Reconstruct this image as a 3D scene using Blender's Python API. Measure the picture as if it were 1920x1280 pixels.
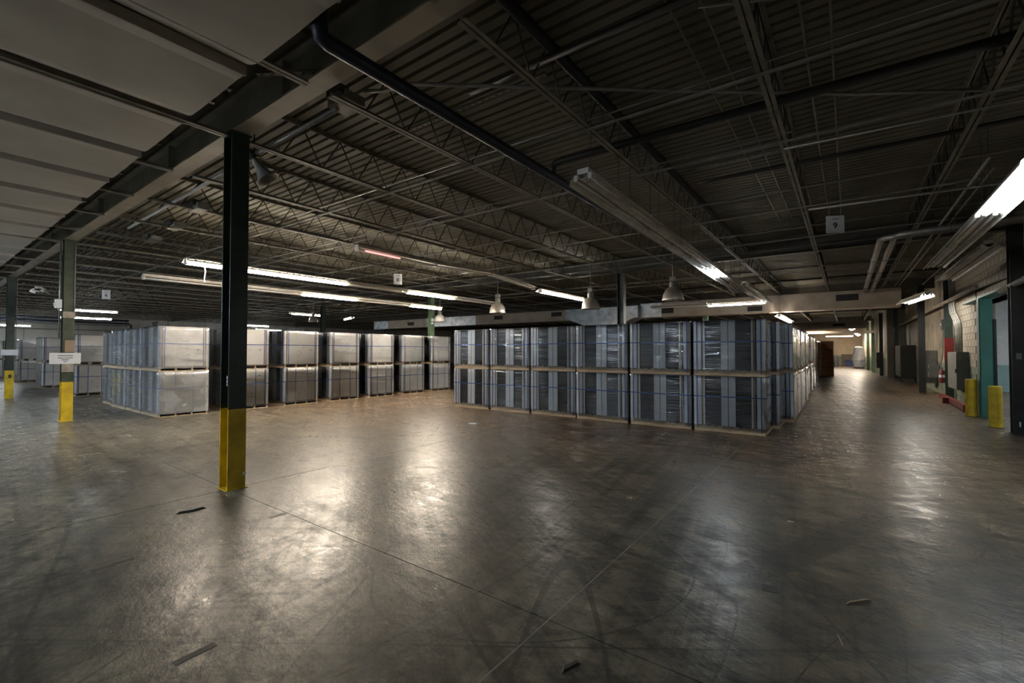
import bpy, math, random
from mathutils import Matrix, Vector
random.seed(7)
R = math.radians
scene = bpy.context.scene
for o in list(bpy.data.objects):
    bpy.data.objects.remove(o, do_unlink=True)
col = scene.collection

# ------------------------------------------------------------------ camera
cam_d = bpy.data.cameras.new('camera')
cam_d.sensor_width = 36.0
cam_d.lens = 16.0
cam_d.clip_end = 300
cam = bpy.data.objects.new('camera', cam_d)
cam.location = (0, 0, 1.65)
cam.rotation_euler = (R(90 + 1.276), 0, R(36.31))
col.objects.link(cam)
scene.camera = cam

# ------------------------------------------------------------------ world, exposure
world = bpy.data.worlds.new('world')
scene.world = world
world.use_nodes = True
world.node_tree.nodes['Background'].inputs[0].default_value = (0.5, 0.55, 0.6, 1)
world.node_tree.nodes['Background'].inputs[1].default_value = 0.02
scene.view_settings.view_transform = 'Standard'
scene.view_settings.look = 'None'
scene.view_settings.gamma = 1
scene.view_settings.use_curve_mapping = False
scene.view_settings.exposure = 2.05
scene.cycles.adaptive_threshold = 0.03
scene.cycles.use_light_tree = False
scene.cycles.caustics_reflective = False
scene.cycles.caustics_refractive = False
scene.cycles.max_bounces = 8
scene.cycles.diffuse_bounces = 4
scene.cycles.glossy_bounces = 3
scene.cycles.transmission_bounces = 2
scene.cycles.transparent_max_bounces = 6
TUBE = 26.0          # radiance of a lit fluorescent tube

# ------------------------------------------------------------------ materials
MATS = {}
def nodes_of(name):
    m = bpy.data.materials.new(name)
    m.use_nodes = True
    nt = m.node_tree
    return m, nt, nt.nodes['Principled BSDF']

def mat(name, color, rough=0.6, metal=0.0, var=0.15, scale=6.0, bump=0.0, bscale=40.0, stretch=(1, 1, 1), dirt=None, spec=None):
    """painted / metal / card surface: base colour with noise variation, optional dirt colour and bump"""
    if name in MATS:
        return MATS[name]
    m, nt, p = nodes_of(name)
    N, L = nt.nodes, nt.links
    tc = N.new('ShaderNodeTexCoord')
    mp = N.new('ShaderNodeMapping')
    mp.inputs['Scale'].default_value = stretch
    L.new(tc.outputs['Object'], mp.inputs[0])
    nz = N.new('ShaderNodeTexNoise')
    nz.inputs['Scale'].default_value = scale
    nz.inputs['Detail'].default_value = 2
    L.new(mp.outputs[0], nz.inputs['Vector'])
    cr = N.new('ShaderNodeValToRGB')
    c = color
    d = dirt if dirt else tuple(x * (1 - var * 2) for x in c)
    cr.color_ramp.elements[0].position = 0.3
    cr.color_ramp.elements[0].color = (*d, 1)
    cr.color_ramp.elements[1].position = 0.62
    cr.color_ramp.elements[1].color = (*c, 1)
    L.new(nz.outputs[0], cr.inputs[0])
    L.new(cr.outputs[0], p.inputs['Base Color'])
    p.inputs['Roughness'].default_value = rough
    p.inputs['Metallic'].default_value = metal
    if spec is not None:
        p.inputs['Specular IOR Level'].default_value = spec
    if bump:
        n2 = N.new('ShaderNodeTexNoise')
        n2.inputs['Scale'].default_value = bscale
        n2.inputs['Detail'].default_value = 1
        L.new(mp.outputs[0], n2.inputs['Vector'])
        b = N.new('ShaderNodeBump')
        b.inputs['Strength'].default_value = bump
        b.inputs['Distance'].default_value = 0.01
        L.new(n2.outputs[0], b.inputs['Height'])
        L.new(b.outputs[0], p.inputs['Normal'])
    MATS[name] = m
    return m

def emit(name, color, strength):
    if name in MATS:
        return MATS[name]
    m = bpy.data.materials.new(name)
    m.use_nodes = True
    nt = m.node_tree
    nt.nodes.clear()
    e = nt.nodes.new('ShaderNodeEmission')
    e.inputs[0].default_value = (*color, 1)
    e.inputs[1].default_value = strength
    o = nt.nodes.new('ShaderNodeOutputMaterial')
    nt.links.new(e.outputs[0], o.inputs[0])
    MATS[name] = m
    return m

def floor_material():
    m, nt, p = nodes_of('worn_concrete')
    N, L = nt.nodes, nt.links
    geo = N.new('ShaderNodeNewGeometry')
    def noise(scale, sc=(1, 1, 1), rot=0, detail=6, rough=0.6, dist=0.0):
        m0 = N.new('ShaderNodeVectorRotate')
        m0.rotation_type = 'Z_AXIS'
        m0.inputs['Angle'].default_value = R(rot)
        L.new(geo.outputs['Position'], m0.inputs['Vector'])
        mp = N.new('ShaderNodeMapping')
        mp.inputs['Scale'].default_value = sc
        mp.inputs['Location'].default_value = (rot * 0.37, rot * 0.11, 0)
        L.new(m0.outputs[0], mp.inputs[0])
        n = N.new('ShaderNodeTexNoise')
        n.inputs['Scale'].default_value = scale
        n.inputs['Detail'].default_value = detail
        n.inputs['Roughness'].default_value = rough
        n.inputs['Distortion'].default_value = dist
        L.new(mp.outputs[0], n.inputs['Vector'])
        return n.outputs[0]
    def ramp(src, p0, p1, c0=(0, 0, 0), c1=(1, 1, 1)):
        r = N.new('ShaderNodeValToRGB')
        r.color_ramp.elements[0].position = p0
        r.color_ramp.elements[1].position = p1
        r.color_ramp.elements[0].color = (*c0, 1)
        r.color_ramp.elements[1].color = (*c1, 1)
        L.new(src, r.inputs[0])
        return r.outputs[0]
    def mix(a, b, fac, mode='MIX'):
        x = N.new('ShaderNodeMix')
        x.data_type = 'RGBA'
        x.blend_type = mode
        if isinstance(fac, (int, float)):
            x.inputs[0].default_value = fac
        else:
            L.new(fac, x.inputs[0])
        for s, i in ((a, 6), (b, 7)):
            if isinstance(s, tuple):
                x.inputs[i].default_value = (*s, 1)
            else:
                L.new(s, x.inputs[i])
        return x.outputs[2]
    def math_(op, a, b=None, clamp=False):
        x = N.new('ShaderNodeMath')
        x.operation = op
        x.use_clamp = clamp
        for s, i in ((a, 0), (b, 1)):
            if s is None:
                continue
            if isinstance(s, (int, float)):
                x.inputs[i].default_value = s
            else:
                L.new(s, x.inputs[i])
        return x.outputs[0]
    big = noise(0.35, detail=1)
    mid = noise(1.7, (1, 1.6, 1), 20, 4, 0.65)
    fine = noise(14, detail=3, rough=0.7)
    c = ramp(mid, 0.32, 0.68, (0.27, 0.242, 0.188), (0.51, 0.462, 0.362))
    c = mix(c, ramp(big, 0.35, 0.65, (0.75, 0.75, 0.78), (1.05, 1.02, 0.96)), 0.8, 'MULTIPLY')
    c = mix(c, ramp(fine, 0.3, 0.7, (0.55, 0.55, 0.55), (1.2, 1.2, 1.2)), 0.8, 'MULTIPLY')
    # brown coated zone of the storage area beyond the first column line
    sep = N.new('ShaderNodeSeparateXYZ')
    L.new(geo.outputs['Position'], sep.inputs[0])
    zone = math_('ADD', sep.outputs[1], math_('MULTIPLY', noise(0.5, (1, 1, 1), 0, 1), 3.0))
    mr = N.new('ShaderNodeMapRange')
    mr.inputs['From Min'].default_value = 6.0
    mr.inputs['From Max'].default_value = 9.5
    mr.clamp = True
    L.new(zone, mr.inputs[0])
    brown = ramp(mid, 0.3, 0.7, (0.20, 0.132, 0.083), (0.40, 0.268, 0.172))
    c = mix(c, brown, math_('MULTIPLY', mr.outputs[0], 0.8))
    # worn streaks: long drawn-out smears in several directions
    wear = None
    for sc, rot, lo, hi, dk in (((0.22, 3.0, 1), 4, 0.36, 0.62, 0.42), ((0.18, 3.6, 1), 36, 0.38, 0.62, 0.5), ((0.25, 4.5, 1), -38, 0.38, 0.62, 0.55), ((0.2, 3.2, 1), 84, 0.36, 0.62, 0.45)):
        v = noise(1.6, sc, rot, 5, 0.75)
        c = mix(c, ramp(v, lo, hi, (dk, dk, dk * 0.98), (1.12, 1.12, 1.12)), 1.0, 'MULTIPLY')
        wear = v if wear is None else math_('ADD', wear, v)
    # dark rubbed patches
    pt = ramp(noise(0.9, (1, 1.4, 1), 30, 3, 0.7), 0.54, 0.72)
    c = mix(c, (0.06, 0.057, 0.052), math_('MULTIPLY', pt, 0.45))
    # straight hairline scratches: iso-lines of strongly stretched noise
    for sc, rot, w in (((0.05, 0.5, 1), 22, 0.0035), ((0.06, 0.7, 1), -35, 0.003), ((0.05, 0.6, 1), 62, 0.003), ((0.3, 1.6, 1), 100, 0.004)):
        d = math_('ABSOLUTE', math_('SUBTRACT', noise(1.0, sc, rot, 0.0), 0.52))
        c = mix(c, (0.04, 0.038, 0.035), math_('MULTIPLY', math_('LESS_THAN', d, w), 0.55))
    # curved tyre tracks: iso-lines of smooth noise
    for sc, rot, w, amt in ((0.22, 0, 0.0014, 0.6), (0.35, 40, 0.0012, 0.6)):
        n = noise(sc, (1, 0.6, 1), rot, 0.0, 0.4)
        d = math_('ABSOLUTE', math_('SUBTRACT', n, 0.5))
        line = math_('LESS_THAN', d, w)
        c = mix(c, (0.04, 0.038, 0.035), math_('MULTIPLY', line, amt))
    L.new(c, p.inputs['Base Color'])
    ro = ramp(math_('MULTIPLY', wear, 0.25), 0.42, 0.58, (0.44, 0.44, 0.44), (0.22, 0.22, 0.22))
    ro2 = mix(ro, ramp(fine, 0.3, 0.7, (1.2, 1.2, 1.2), (0.85, 0.85, 0.85)), 1.0, 'MULTIPLY')
    L.new(ro2, p.inputs['Roughness'])
    p.inputs['Specular IOR Level'].default_value = 0.34
    b = N.new('ShaderNodeBump')
    b.inputs['Strength'].default_value = 0.4
    b.inputs['Distance'].default_value = 0.01
    h = noise(9, (1, 1.5, 1), 20, 3, 0.7)
    L.new(h, b.inputs['Height'])
    L.new(b.outputs[0], p.inputs['Normal'])
    return m

def film_material(name='stretch_film', h0=0.0, h1=0.055, gloss=1.6):
    m = bpy.data.materials.new(name)
    m.use_nodes = True
    nt = m.node_tree
    nt.nodes.clear()
    N, L = nt.nodes, nt.links
    tc = N.new('ShaderNodeTexCoord')
    oi = N.new('ShaderNodeObjectInfo')
    add = N.new('ShaderNodeVectorMath')
    add.operation = 'ADD'
    L.new(tc.outputs['Object'], add.inputs[0])
    sc = N.new('ShaderNodeVectorMath')
    sc.operation = 'SCALE'
    sc.inputs[3].default_value = 37.0
    cmb = N.new('ShaderNodeCombineXYZ')
    for i in range(3):
        L.new(oi.outputs['Random'], cmb.inputs[i])
    L.new(cmb.outputs[0], sc.inputs[0])
    L.new(sc.outputs[0], add.inputs[1])
    def wr(s, stretch, detail):
        mp = N.new('ShaderNodeMapping')
        mp.inputs['Scale'].default_value = stretch
        L.new(add.outputs[0], mp.inputs[0])
        n = N.new('ShaderNodeTexNoise')
        n.inputs['Scale'].default_value = s
        n.inputs['Detail'].default_value = detail
        n.inputs['Distortion'].default_value = 0.6
        L.new(mp.outputs[0], n.inputs['Vector'])
        return n.outputs[0]
    a = wr(1.8, (1, 1, 6.0), 2)
    b2 = wr(1.6, (1, 1, 1.2), 2)
    mx = N.new('ShaderNodeMath')
    mx.operation = 'MULTIPLY_ADD'
    mx.inputs[1].default_value = 0.3
    L.new(b2, mx.inputs[0])
    L.new(a, mx.inputs[2])
    bp = N.new('ShaderNodeBump')
    bp.inputs['Strength'].default_value = 1.0
    bp.inputs['Distance'].default_value = 0.013
    L.new(mx.outputs[0], bp.inputs['Height'])
    gl = N.new('ShaderNodeBsdfGlossy')
    gl.inputs['Roughness'].default_value = 0.08
    gl.inputs[0].default_value = (0.95, 0.97, 1.0, 1)
    L.new(bp.outputs[0], gl.inputs['Normal'])
    df = N.new('ShaderNodeBsdfDiffuse')
    df.inputs[0].default_value = (0.80, 0.84, 0.90, 1)
    L.new(bp.outputs[0], df.inputs['Normal'])
    tr = N.new('ShaderNodeBsdfTransparent')
    tr.inputs[0].default_value = (0.93, 0.95, 0.97, 1)
    # haze: film gets milky where it is wrapped many times
    hz = N.new('ShaderNodeValToRGB')
    hz.color_ramp.elements[0].position = 0.42
    hz.color_ramp.elements[0].color = (h0, h0, h0, 1)
    hz.color_ramp.elements[1].position = 0.75
    hz.color_ramp.elements[1].color = (h1, h1, h1, 1)
    L.new(b2, hz.inputs[0])
    m1 = N.new('ShaderNodeMixShader')
    L.new(hz.outputs[0], m1.inputs[0])
    L.new(tr.outputs[0], m1.inputs[1])
    L.new(df.outputs[0], m1.inputs[2])
    fr = N.new('ShaderNodeFresnel')
    fr.inputs['IOR'].default_value = 1.5
    L.new(bp.outputs[0], fr.inputs['Normal'])
    ad = N.new('ShaderNodeMath')
    ad.operation = 'MULTIPLY_ADD'
    ad.inputs[1].default_value = gloss
    ad.inputs[2].default_value = 0.0
    ad.use_clamp = True
    L.new(fr.outputs[0], ad.inputs[0])
    m2 = N.new('ShaderNodeMixShader')
    L.new(ad.outputs[0], m2.inputs[0])
    L.new(m1.outputs[0], m2.inputs[1])
    L.new(gl.outputs[0], m2.inputs[2])
    o = N.new('ShaderNodeOutputMaterial')
    L.new(m2.outputs[0], o.inputs[0])
    return m

M_FLOOR = floor_material()
M_FILM = film_material()
M_FILM2 = film_material('milky_stretch_film', 0.16, 0.42, 2.0)
M_JOINT = mat('joint_filler', (0.30, 0.28, 0.25), 0.5, var=0.25, scale=3)
M_DECK = mat('painted_roof_deck', (0.17, 0.16, 0.122), 0.6, 0.0, 0.12, 1.2, dirt=(0.115, 0.107, 0.08))
M_JOIST = mat('painted_joist_steel', (0.24, 0.225, 0.185), 0.5, 0.0, 0.15, 5.0, dirt=(0.14, 0.125, 0.10))
M_ROD = mat('dark_web_rod', (0.055, 0.05, 0.042), 0.6, 0.0, 0.2, 5.0)
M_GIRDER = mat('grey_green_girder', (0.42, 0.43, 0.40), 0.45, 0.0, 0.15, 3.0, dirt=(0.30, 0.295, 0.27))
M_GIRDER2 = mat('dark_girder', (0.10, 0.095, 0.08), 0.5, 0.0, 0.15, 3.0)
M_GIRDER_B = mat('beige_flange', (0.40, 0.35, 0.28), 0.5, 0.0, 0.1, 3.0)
M_LINING = mat('white_lining', (0.50, 0.46, 0.41), 0.65, 0.0, 0.06, 1.5, dirt=(0.42, 0.38, 0.335), bump=0.05)
M_RIB = mat('lining_rib', (0.50, 0.46, 0.42), 0.7, 0.0, 0.12, 2.5, dirt=(0.36, 0.31, 0.27), stretch=(4, 0.6, 1))
M_COLG = mat('dark_green_column', (0.028, 0.050, 0.042), 0.42, 0.0, 0.2, 5)
M_COLK = mat('black_column', (0.02, 0.022, 0.022), 0.42, 0.0, 0.2, 5)
M_COLP = mat('pale_green_column', (0.16, 0.26, 0.15), 0.45, 0.0, 0.2, 5)
M_YEL = mat('yellow_paint', (0.78, 0.56, 0.03), 0.4, 0.0, 0.1, 6, dirt=(0.52, 0.36, 0.03))
M_BLUE = mat('navy_pipe', (0.012, 0.022, 0.05), 0.4, 0.0, 0.2, 4)
M_BLACK = mat('black_pipe', (0.018, 0.018, 0.018), 0.5, 0.0, 0.2, 4)
M_COND = mat('galvanised_conduit', (0.36, 0.355, 0.335), 0.42, 0.7, 0.12, 8)
M_CONDP = mat('painted_conduit', (0.28, 0.265, 0.235), 0.5, 0.0, 0.15, 6)
M_DUCT = mat('beige_duct', (0.46, 0.40, 0.33), 0.5, 0.0, 0.12, 1.6, dirt=(0.36, 0.29, 0.23))
M_GALV = mat('galvanised_duct', (0.52, 0.55, 0.57), 0.36, 0.7, 0.2, 3.0, bump=0.1)
M_VENT = mat('vent_dark', (0.03, 0.027, 0.024), 0.7)
M_FIX = mat('white_enamel', (0.74, 0.72, 0.67), 0.38, 0.0, 0.08, 6, dirt=(0.55, 0.52, 0.46))
M_TUBE0 = mat('unlit_tube', (0.70, 0.70, 0.67), 0.2, 0.0, 0.04, 5)
M_PINK = emit('dying_tube_pink', (1.0, 0.30, 0.28), 0.55)
M_COOL = emit('lit_tube_cool', (0.86, 0.94, 1.0), TUBE)
M_COOL2 = emit('lit_tube_daylight', (0.74, 0.87, 1.0), TUBE * 2.2)
M_COOLD = emit('lit_tube_cool_aged', (0.84, 0.93, 1.0), TUBE * 0.8)
M_NEUT = emit('lit_tube_neutral', (1.0, 0.95, 0.86), TUBE * 0.8)
M_WARM = emit('lit_tube_warm', (1.0, 0.86, 0.69), TUBE * 1.75)
M_ALU = mat('spun_aluminium', (0.62, 0.56, 0.48), 0.35, 0.6, 0.12, 8)
M_DARK = mat('dark_steel', (0.05, 0.05, 0.05), 0.5)
M_SIGN = mat('sign_card', (0.72, 0.75, 0.80), 0.6, var=0.03)
M_INK = mat('black_ink', (0.01, 0.01, 0.012), 0.6, var=0.02)
M_CARD = mat('white_carton', (0.91, 0.88, 0.84), 0.7, 0.0, 0.05, 3, dirt=(0.85, 0.81, 0.76), bump=0.04)
M_CARDS = mat('carton_crease', (0.58, 0.55, 0.52), 0.7, 0.0, 0.05, 3)
M_KRAFT = mat('kraft_board', (0.33, 0.24, 0.17), 0.8, 0.0, 0.12, 5)
M_POST = mat('white_edge_board', (0.90, 0.92, 0.94), 0.6, 0.0, 0.04, 5)
M_MOD = mat('dark_module_edges', (0.006, 0.009, 0.018), 0.35, 0.0, 0.25, 9, stretch=(0.5, 0.5, 8), spec=0.25)
M_STRAP = mat('blue_strap', (0.02, 0.10, 0.46), 0.4, 0.0, 0.05, 6)
M_WOOD = mat('pallet_pine', (0.50, 0.39, 0.26), 0.75, 0.0, 0.15, 4, dirt=(0.34, 0.25, 0.16), stretch=(1, 6, 6))
M_CMU = mat('cream_block', (0.46, 0.41, 0.325), 0.7, 0.0, 0.1, 1.6, dirt=(0.27, 0.235, 0.18), bump=0.2, bscale=60)
M_CMUG = mat('pale_green_block', (0.21, 0.25, 0.185), 0.65, 0.0, 0.12, 1.6, dirt=(0.13, 0.15, 0.115), bump=0.2, bscale=60)
M_MORTAR = mat('mortar', (0.30, 0.27, 0.22), 0.9, var=0.1)
M_WALL = mat('painted_wall', (0.58, 0.56, 0.51), 0.7, 0.0, 0.08, 1.0, dirt=(0.46, 0.43, 0.38))
M_TEAL = mat('teal_paint', (0.05, 0.19, 0.16), 0.5, 0.0, 0.1, 2, dirt=(0.035, 0.13, 0.11))
M_GREY = mat('grey_enamel', (0.16, 0.165, 0.15), 0.5, 0.0, 0.12, 4)
M_RED = mat('red_paint', (0.17, 0.010, 0.010), 0.45, 0.0, 0.2, 6)
M_WHITE = mat('white_paint', (0.75, 0.78, 0.80), 0.6, var=0.05)
M_ORNG = mat('orange_wood', (0.42, 0.17, 0.06), 0.55, 0.0, 0.15, 3, stretch=(6, 6, 1))
M_BEIGE = mat('beige_wall', (0.52, 0.42, 0.29), 0.7, 0.0, 0.1, 1.2)
M_TAPE = mat('old_tape', (0.05, 0.047, 0.042), 0.6, 0.0, 0.15, 9)
M_BLUEBIN = mat('blue_plastic', (0.03, 0.05, 0.14), 0.45)

# ------------------------------------------------------------------ mesh builder
class MB:
    def __init__(s):
        s.v, s.f = [], []
    def box(s, c, d, rot=None):
        n = len(s.v)
        for x in (-.5, .5):
            for y in (-.5, .5):
                for z in (-.5, .5):
                    p = Vector((x * d[0], y * d[1], z * d[2]))
                    if rot:
                        p = rot @ p
                    s.v.append(tuple(p + Vector(c)))
        for q in ((0, 1, 3, 2), (4, 6, 7, 5), (0, 4, 5, 1), (2, 3, 7, 6), (0, 2, 6, 4), (1, 5, 7, 3)):
            s.f.append(tuple(n + i for i in q))
        return s
    def b(s, x0, x1, y0, y1, z0, z1):
        return s.box(((x0 + x1) / 2, (y0 + y1) / 2, (z0 + z1) / 2), (abs(x1 - x0), abs(y1 - y0), abs(z1 - z0)))
    def bar(s, p0, p1, w, h, up=(0, 0, 1)):
        p0, p1 = Vector(p0), Vector(p1)
        d = p1 - p0
        y = d.normalized()
        u = Vector(up)
        x = y.cross(u)
        if x.length < 1e-4:
            x = y.cross(Vector((1, 0, 0)))
        x.normalize()
        z = x.cross(y)
        return s.box((p0 + p1) / 2, (w, d.length, h), Matrix((x, y, z)).transposed())
    def tube(s, pts, r, n=8, caps=True):
        pts = [Vector(p) for p in pts]
        rings = []
        px = None
        for i, p in enumerate(pts):
            a = pts[max(i - 1, 0)]
            c = pts[min(i + 1, len(pts) - 1)]
            t = (c - a).normalized()
            if px is None:
                ref = Vector((0, 0, 1)) if abs(t.z) < 0.9 else Vector((1, 0, 0))
                px = t.cross(ref).normalized()
            else:
                px = (px - t * px.dot(t)).normalized()
            py = t.cross(px)
            rr = r[i] if isinstance(r, (list, tuple)) else r
            k = len(s.v)
            for j in range(n):
                an = 2 * math.pi * j / n
                s.v.append(tuple(p + px * (rr * math.cos(an)) + py * (rr * math.sin(an))))
            rings.append(k)
        for a, c in zip(rings, rings[1:]):
            for j in range(n):
                s.f.append((a + j, a + (j + 1) % n, c + (j + 1) % n, c + j))
        if caps:
            s.f.append(tuple(rings[0] + j for j in reversed(range(n))))
            s.f.append(tuple(rings[-1] + j for j in range(n)))
        return s
    def lathe(s, prof, n=20, M=None):
        rings = []
        for r, z in prof:
            k = len(s.v)
            for j in range(n):
                an = 2 * math.pi * j / n
                p = Vector((r * math.cos(an), r * math.sin(an), z))
                if M is not None:
                    p = M @ p
                s.v.append(tuple(p))
            rings.append(k)
        for a, c in zip(rings, rings[1:]):
            for j in range(n):
                s.f.append((a + j, a + (j + 1) % n, c + (j + 1) % n, c + j))
        return s
    def extrude_y(s, poly, y0, y1, close=True):
        """closed polygon in x,z extruded along y"""
        n = len(poly)
        k = len(s.v)
        for y in (y0, y1):
            for x, z in poly:
                s.v.append((x, y, z))
        for j in range(n):
            s.f.append((k + j, k + (j + 1) % n, k + n + (j + 1) % n, k + n + j))
        if close:
            s.f.append(tuple(k + j for j in reversed(range(n))))
            s.f.append(tuple(k + n + j for j in range(n)))
        return s
    def mesh(s, name, m, smooth=False):
        me = bpy.data.meshes.new(name)
        me.from_pydata(s.v, [], s.f)
        me.update()
        if m is not None:
            me.materials.append(m)
        if smooth:
            me.shade_smooth()
        return me
    def build(s, name, m, parent=None, loc=None, smooth=False):
        o = bpy.data.objects.new(name, s.mesh(name, m, smooth))
        col.objects.link(o)
        o.parent = parent
        if loc is not None:
            o.location = loc
        return o

def tag(o, label=None, cat=None, group=None, kind=None):
    if label: o['label'] = label
    if cat: o['category'] = cat
    if group: o['group'] = group
    if kind: o['kind'] = kind
    return o
def empty(name, loc=(0, 0, 0), rz=0.0):
    o = bpy.data.objects.new(name, None)
    o.empty_display_size = 0.2
    o.location = loc
    o.rotation_euler = (0, 0, rz)
    col.objects.link(o)
    return o
def inst(name, me, parent=None, loc=(0, 0, 0), rot=(0, 0, 0)):
    o = bpy.data.objects.new(name, me)
    col.objects.link(o)
    o.parent = parent
    o.location = loc
    o.rotation_euler = rot
    return o
def copy_tree(o, parent=None):
    c = o.copy()
    col.objects.link(c)
    c.parent = parent
    for ch in list(o.children):
        copy_tree(ch, c)
    return c
def text_mesh(txt, size, m, name, parent, M):
    cu = bpy.data.curves.new(name, 'FONT')
    cu.body = txt
    cu.size = size
    cu.align_x = 'CENTER'
    cu.align_y = 'CENTER'
    cu.extrude = 0.0008
    cu.offset = size * 0.02
    ob = bpy.data.objects.new(name, cu)
    col.objects.link(ob)
    dg = bpy.context.evaluated_depsgraph_get()
    me = bpy.data.meshes.new_from_object(ob.evaluated_get(dg))
    bpy.data.objects.remove(ob, do_unlink=True)
    bpy.data.curves.remove(cu)
    me.transform(M)
    me.materials.clear()
    me.materials.append(m)
    o = bpy.data.objects.new(name, me)
    col.objects.link(o)
    o.parent = parent
    return o

ORD = ['first', 'second', 'third', 'fourth', 'fifth', 'sixth', 'seventh', 'eighth', 'ninth', 'tenth', 'eleventh', 'twelfth', 'thirteenth', 'fourteenth', 'fifteenth', 'sixteenth', 'seventeenth', 'eighteenth', 'nineteenth', 'twentieth']

# ================================================================== STRUCTURE
XL, XR, YB, YE = -48.0, 3.0, -9.0, 65.0
ZD = 4.79      # underside of roof deck
# ---- floor: sub-base in the joint colour, slabs laid on it with open joints
fl = MB().b(XL, XR + 4.5, YB, YE, -0.30, -0.006).build('floor', M_JOINT)
tag(fl, kind='structure')
xs = [-1.5]
while xs[-1] > XL:
    xs.append(xs[-1] - 4.5)
xs = [XR + 4.5, -1.5] + xs[1:]
xs[-1] = XL
ys = [YB, -3.0, 2.42]
while ys[-1] < 36:
    ys.append(ys[-1] + 5.9)
ys.append(YE)
g = 0.004
MB().b(-1.5 - g, -1.5 + g, YB, YE, -0.02, 0.0005).build('joint_sealant', mat('pale_sealant', (0.42, 0.40, 0.36), 0.4, var=0.3, scale=2.0), fl)
for i in range(len(xs) - 1):
    for j in range(len(ys) - 1):
        x1, x0 = xs[i], xs[i + 1]
        MB().b(x0 + g, x1 - g, ys[j] + g, ys[j + 1] - g, -0.1, 0).build('slab', M_FLOOR, fl)

# ---- roof deck (corrugated sheet, flutes run along x)
def deck_mesh():
    mb = MB()
    pitch = 0.152
    prof = []
    y = 2.55
    while y < YE:
        prof += [(y, ZD), (y + 0.100, ZD), (y + 0.116, ZD + 0.042), (y + 0.136, ZD + 0.042)]
        y += pitch
    xa, xb = XL, XR + 0.2
    for yy, zz in prof:
        mb.v.append((xa, yy, zz))
        mb.v.append((xb, yy, zz))
    for i in range(len(prof) - 1):
        mb.f.append((2 * i, 2 * i + 1, 2 * i + 3, 2 * i + 2))
    # flat closing sheet over the flutes and over the lining
    mb.b(xa, xb, YB, YE, ZD + 0.09, ZD + 0.13)
    return mb
ceil = deck_mesh().build('ceiling', M_DECK)
tag(ceil, kind='structure')

# ---- girders along x on the column lines (parts of the ceiling)
COLY = [2.47, 14.5, 25.75]
for gy in COLY + [37.5, 50.0]:
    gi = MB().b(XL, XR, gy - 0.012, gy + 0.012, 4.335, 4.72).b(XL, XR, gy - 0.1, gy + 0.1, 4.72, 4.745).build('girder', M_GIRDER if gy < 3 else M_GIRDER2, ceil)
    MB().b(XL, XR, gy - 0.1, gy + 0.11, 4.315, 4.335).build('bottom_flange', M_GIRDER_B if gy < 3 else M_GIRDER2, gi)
    k = XL + 1.5
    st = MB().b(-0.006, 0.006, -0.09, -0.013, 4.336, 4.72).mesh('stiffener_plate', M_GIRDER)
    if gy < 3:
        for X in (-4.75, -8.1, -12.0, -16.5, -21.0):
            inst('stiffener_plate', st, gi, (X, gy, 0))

# ---- open web joists along y at 1.8 m, with web rods
JX = [1.2 - 1.8 * k for k in range(27)]
ZB, ZT = 4.245, 4.745
def chord(mb, y0, y1, z, up):
    for sx in (-1, 1):
        mb.b(sx * 0.008, sx * 0.048, y0, y1, z, z + 0.006)
        if up:
            mb.b(sx * 0.008, sx * 0.014, y0, y1, z, z + 0.045)
        else:
            mb.b(sx * 0.008, sx * 0.014, y0, y1, z - 0.04, z)
PITCH = 0.58
rod_len = math.hypot(PITCH / 2, ZT - ZB - 0.01)
def rods(mb, y0, y1):
    y = y0
    while y + PITCH < y1:
        mb.tube([(0, y, ZB + 0.01), (0, y + PITCH / 2, ZT)], 0.010, 4, False)
        mb.tube([(0, y + PITCH / 2, ZT), (0, y + PITCH, ZB + 0.01)], 0.010, 4, False)
        y += PITCH
rod_a = MB().tube([(0, 0, ZB + 0.01), (0, PITCH / 2, ZT)], 0.010, 5).mesh('web_rod', M_ROD)
rod_b = MB().tube([(0, PITCH / 2, ZT), (0, PITCH, ZB + 0.01)], 0.010, 5).mesh('web_rod', M_ROD)
bays = [(-8.8, 2.35), (2.6, 14.4), (14.6, 25.6), (25.9, 37.4), (37.6, 50)]
chord_me = []
for (a, c) in bays:
    mb = MB()
    chord(mb, a, c, ZB, True)
    chord(mb, a, c, ZT + 0.038, False)
    chord_me.append(mb.mesh('roof_joist', M_JOIST))
web_me = []
for (a, c) in bays:
    mb = MB()
    rods(mb, a + 0.4, c - 0.2)
    web_me.append(mb.mesh('web_rods', M_ROD))
for jx in JX:
    for bi, (a, c) in enumerate(bays):
        if bi == 4 and jx < -8:
            continue
        j = inst('roof_joist', chord_me[bi], ceil, (jx, 0, 0))
        if bi == 1 and jx > -9.0 and jx < 1.0:
            y = a + 0.4
            while y + PITCH < c - 0.2:
                inst('web_rod', rod_a, j, (0, y, 0))
                inst('web_rod', rod_b, j, (0, y, 0))
                y += PITCH
        elif bi > 0:
            w = inst('web_rods', web_me[bi], j)
            tag(w, kind='stuff')
# bridging bars across the joists (thin angles)
for by in (4.75, 6.45, 9.6, 12.2, 17.5, 20.8):
    MB().b(XL + 1, XR - 0.1, by - 0.014, by + 0.014, 4.222, 4.244).build('bridging_bar', M_JOIST, ceil)

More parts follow.
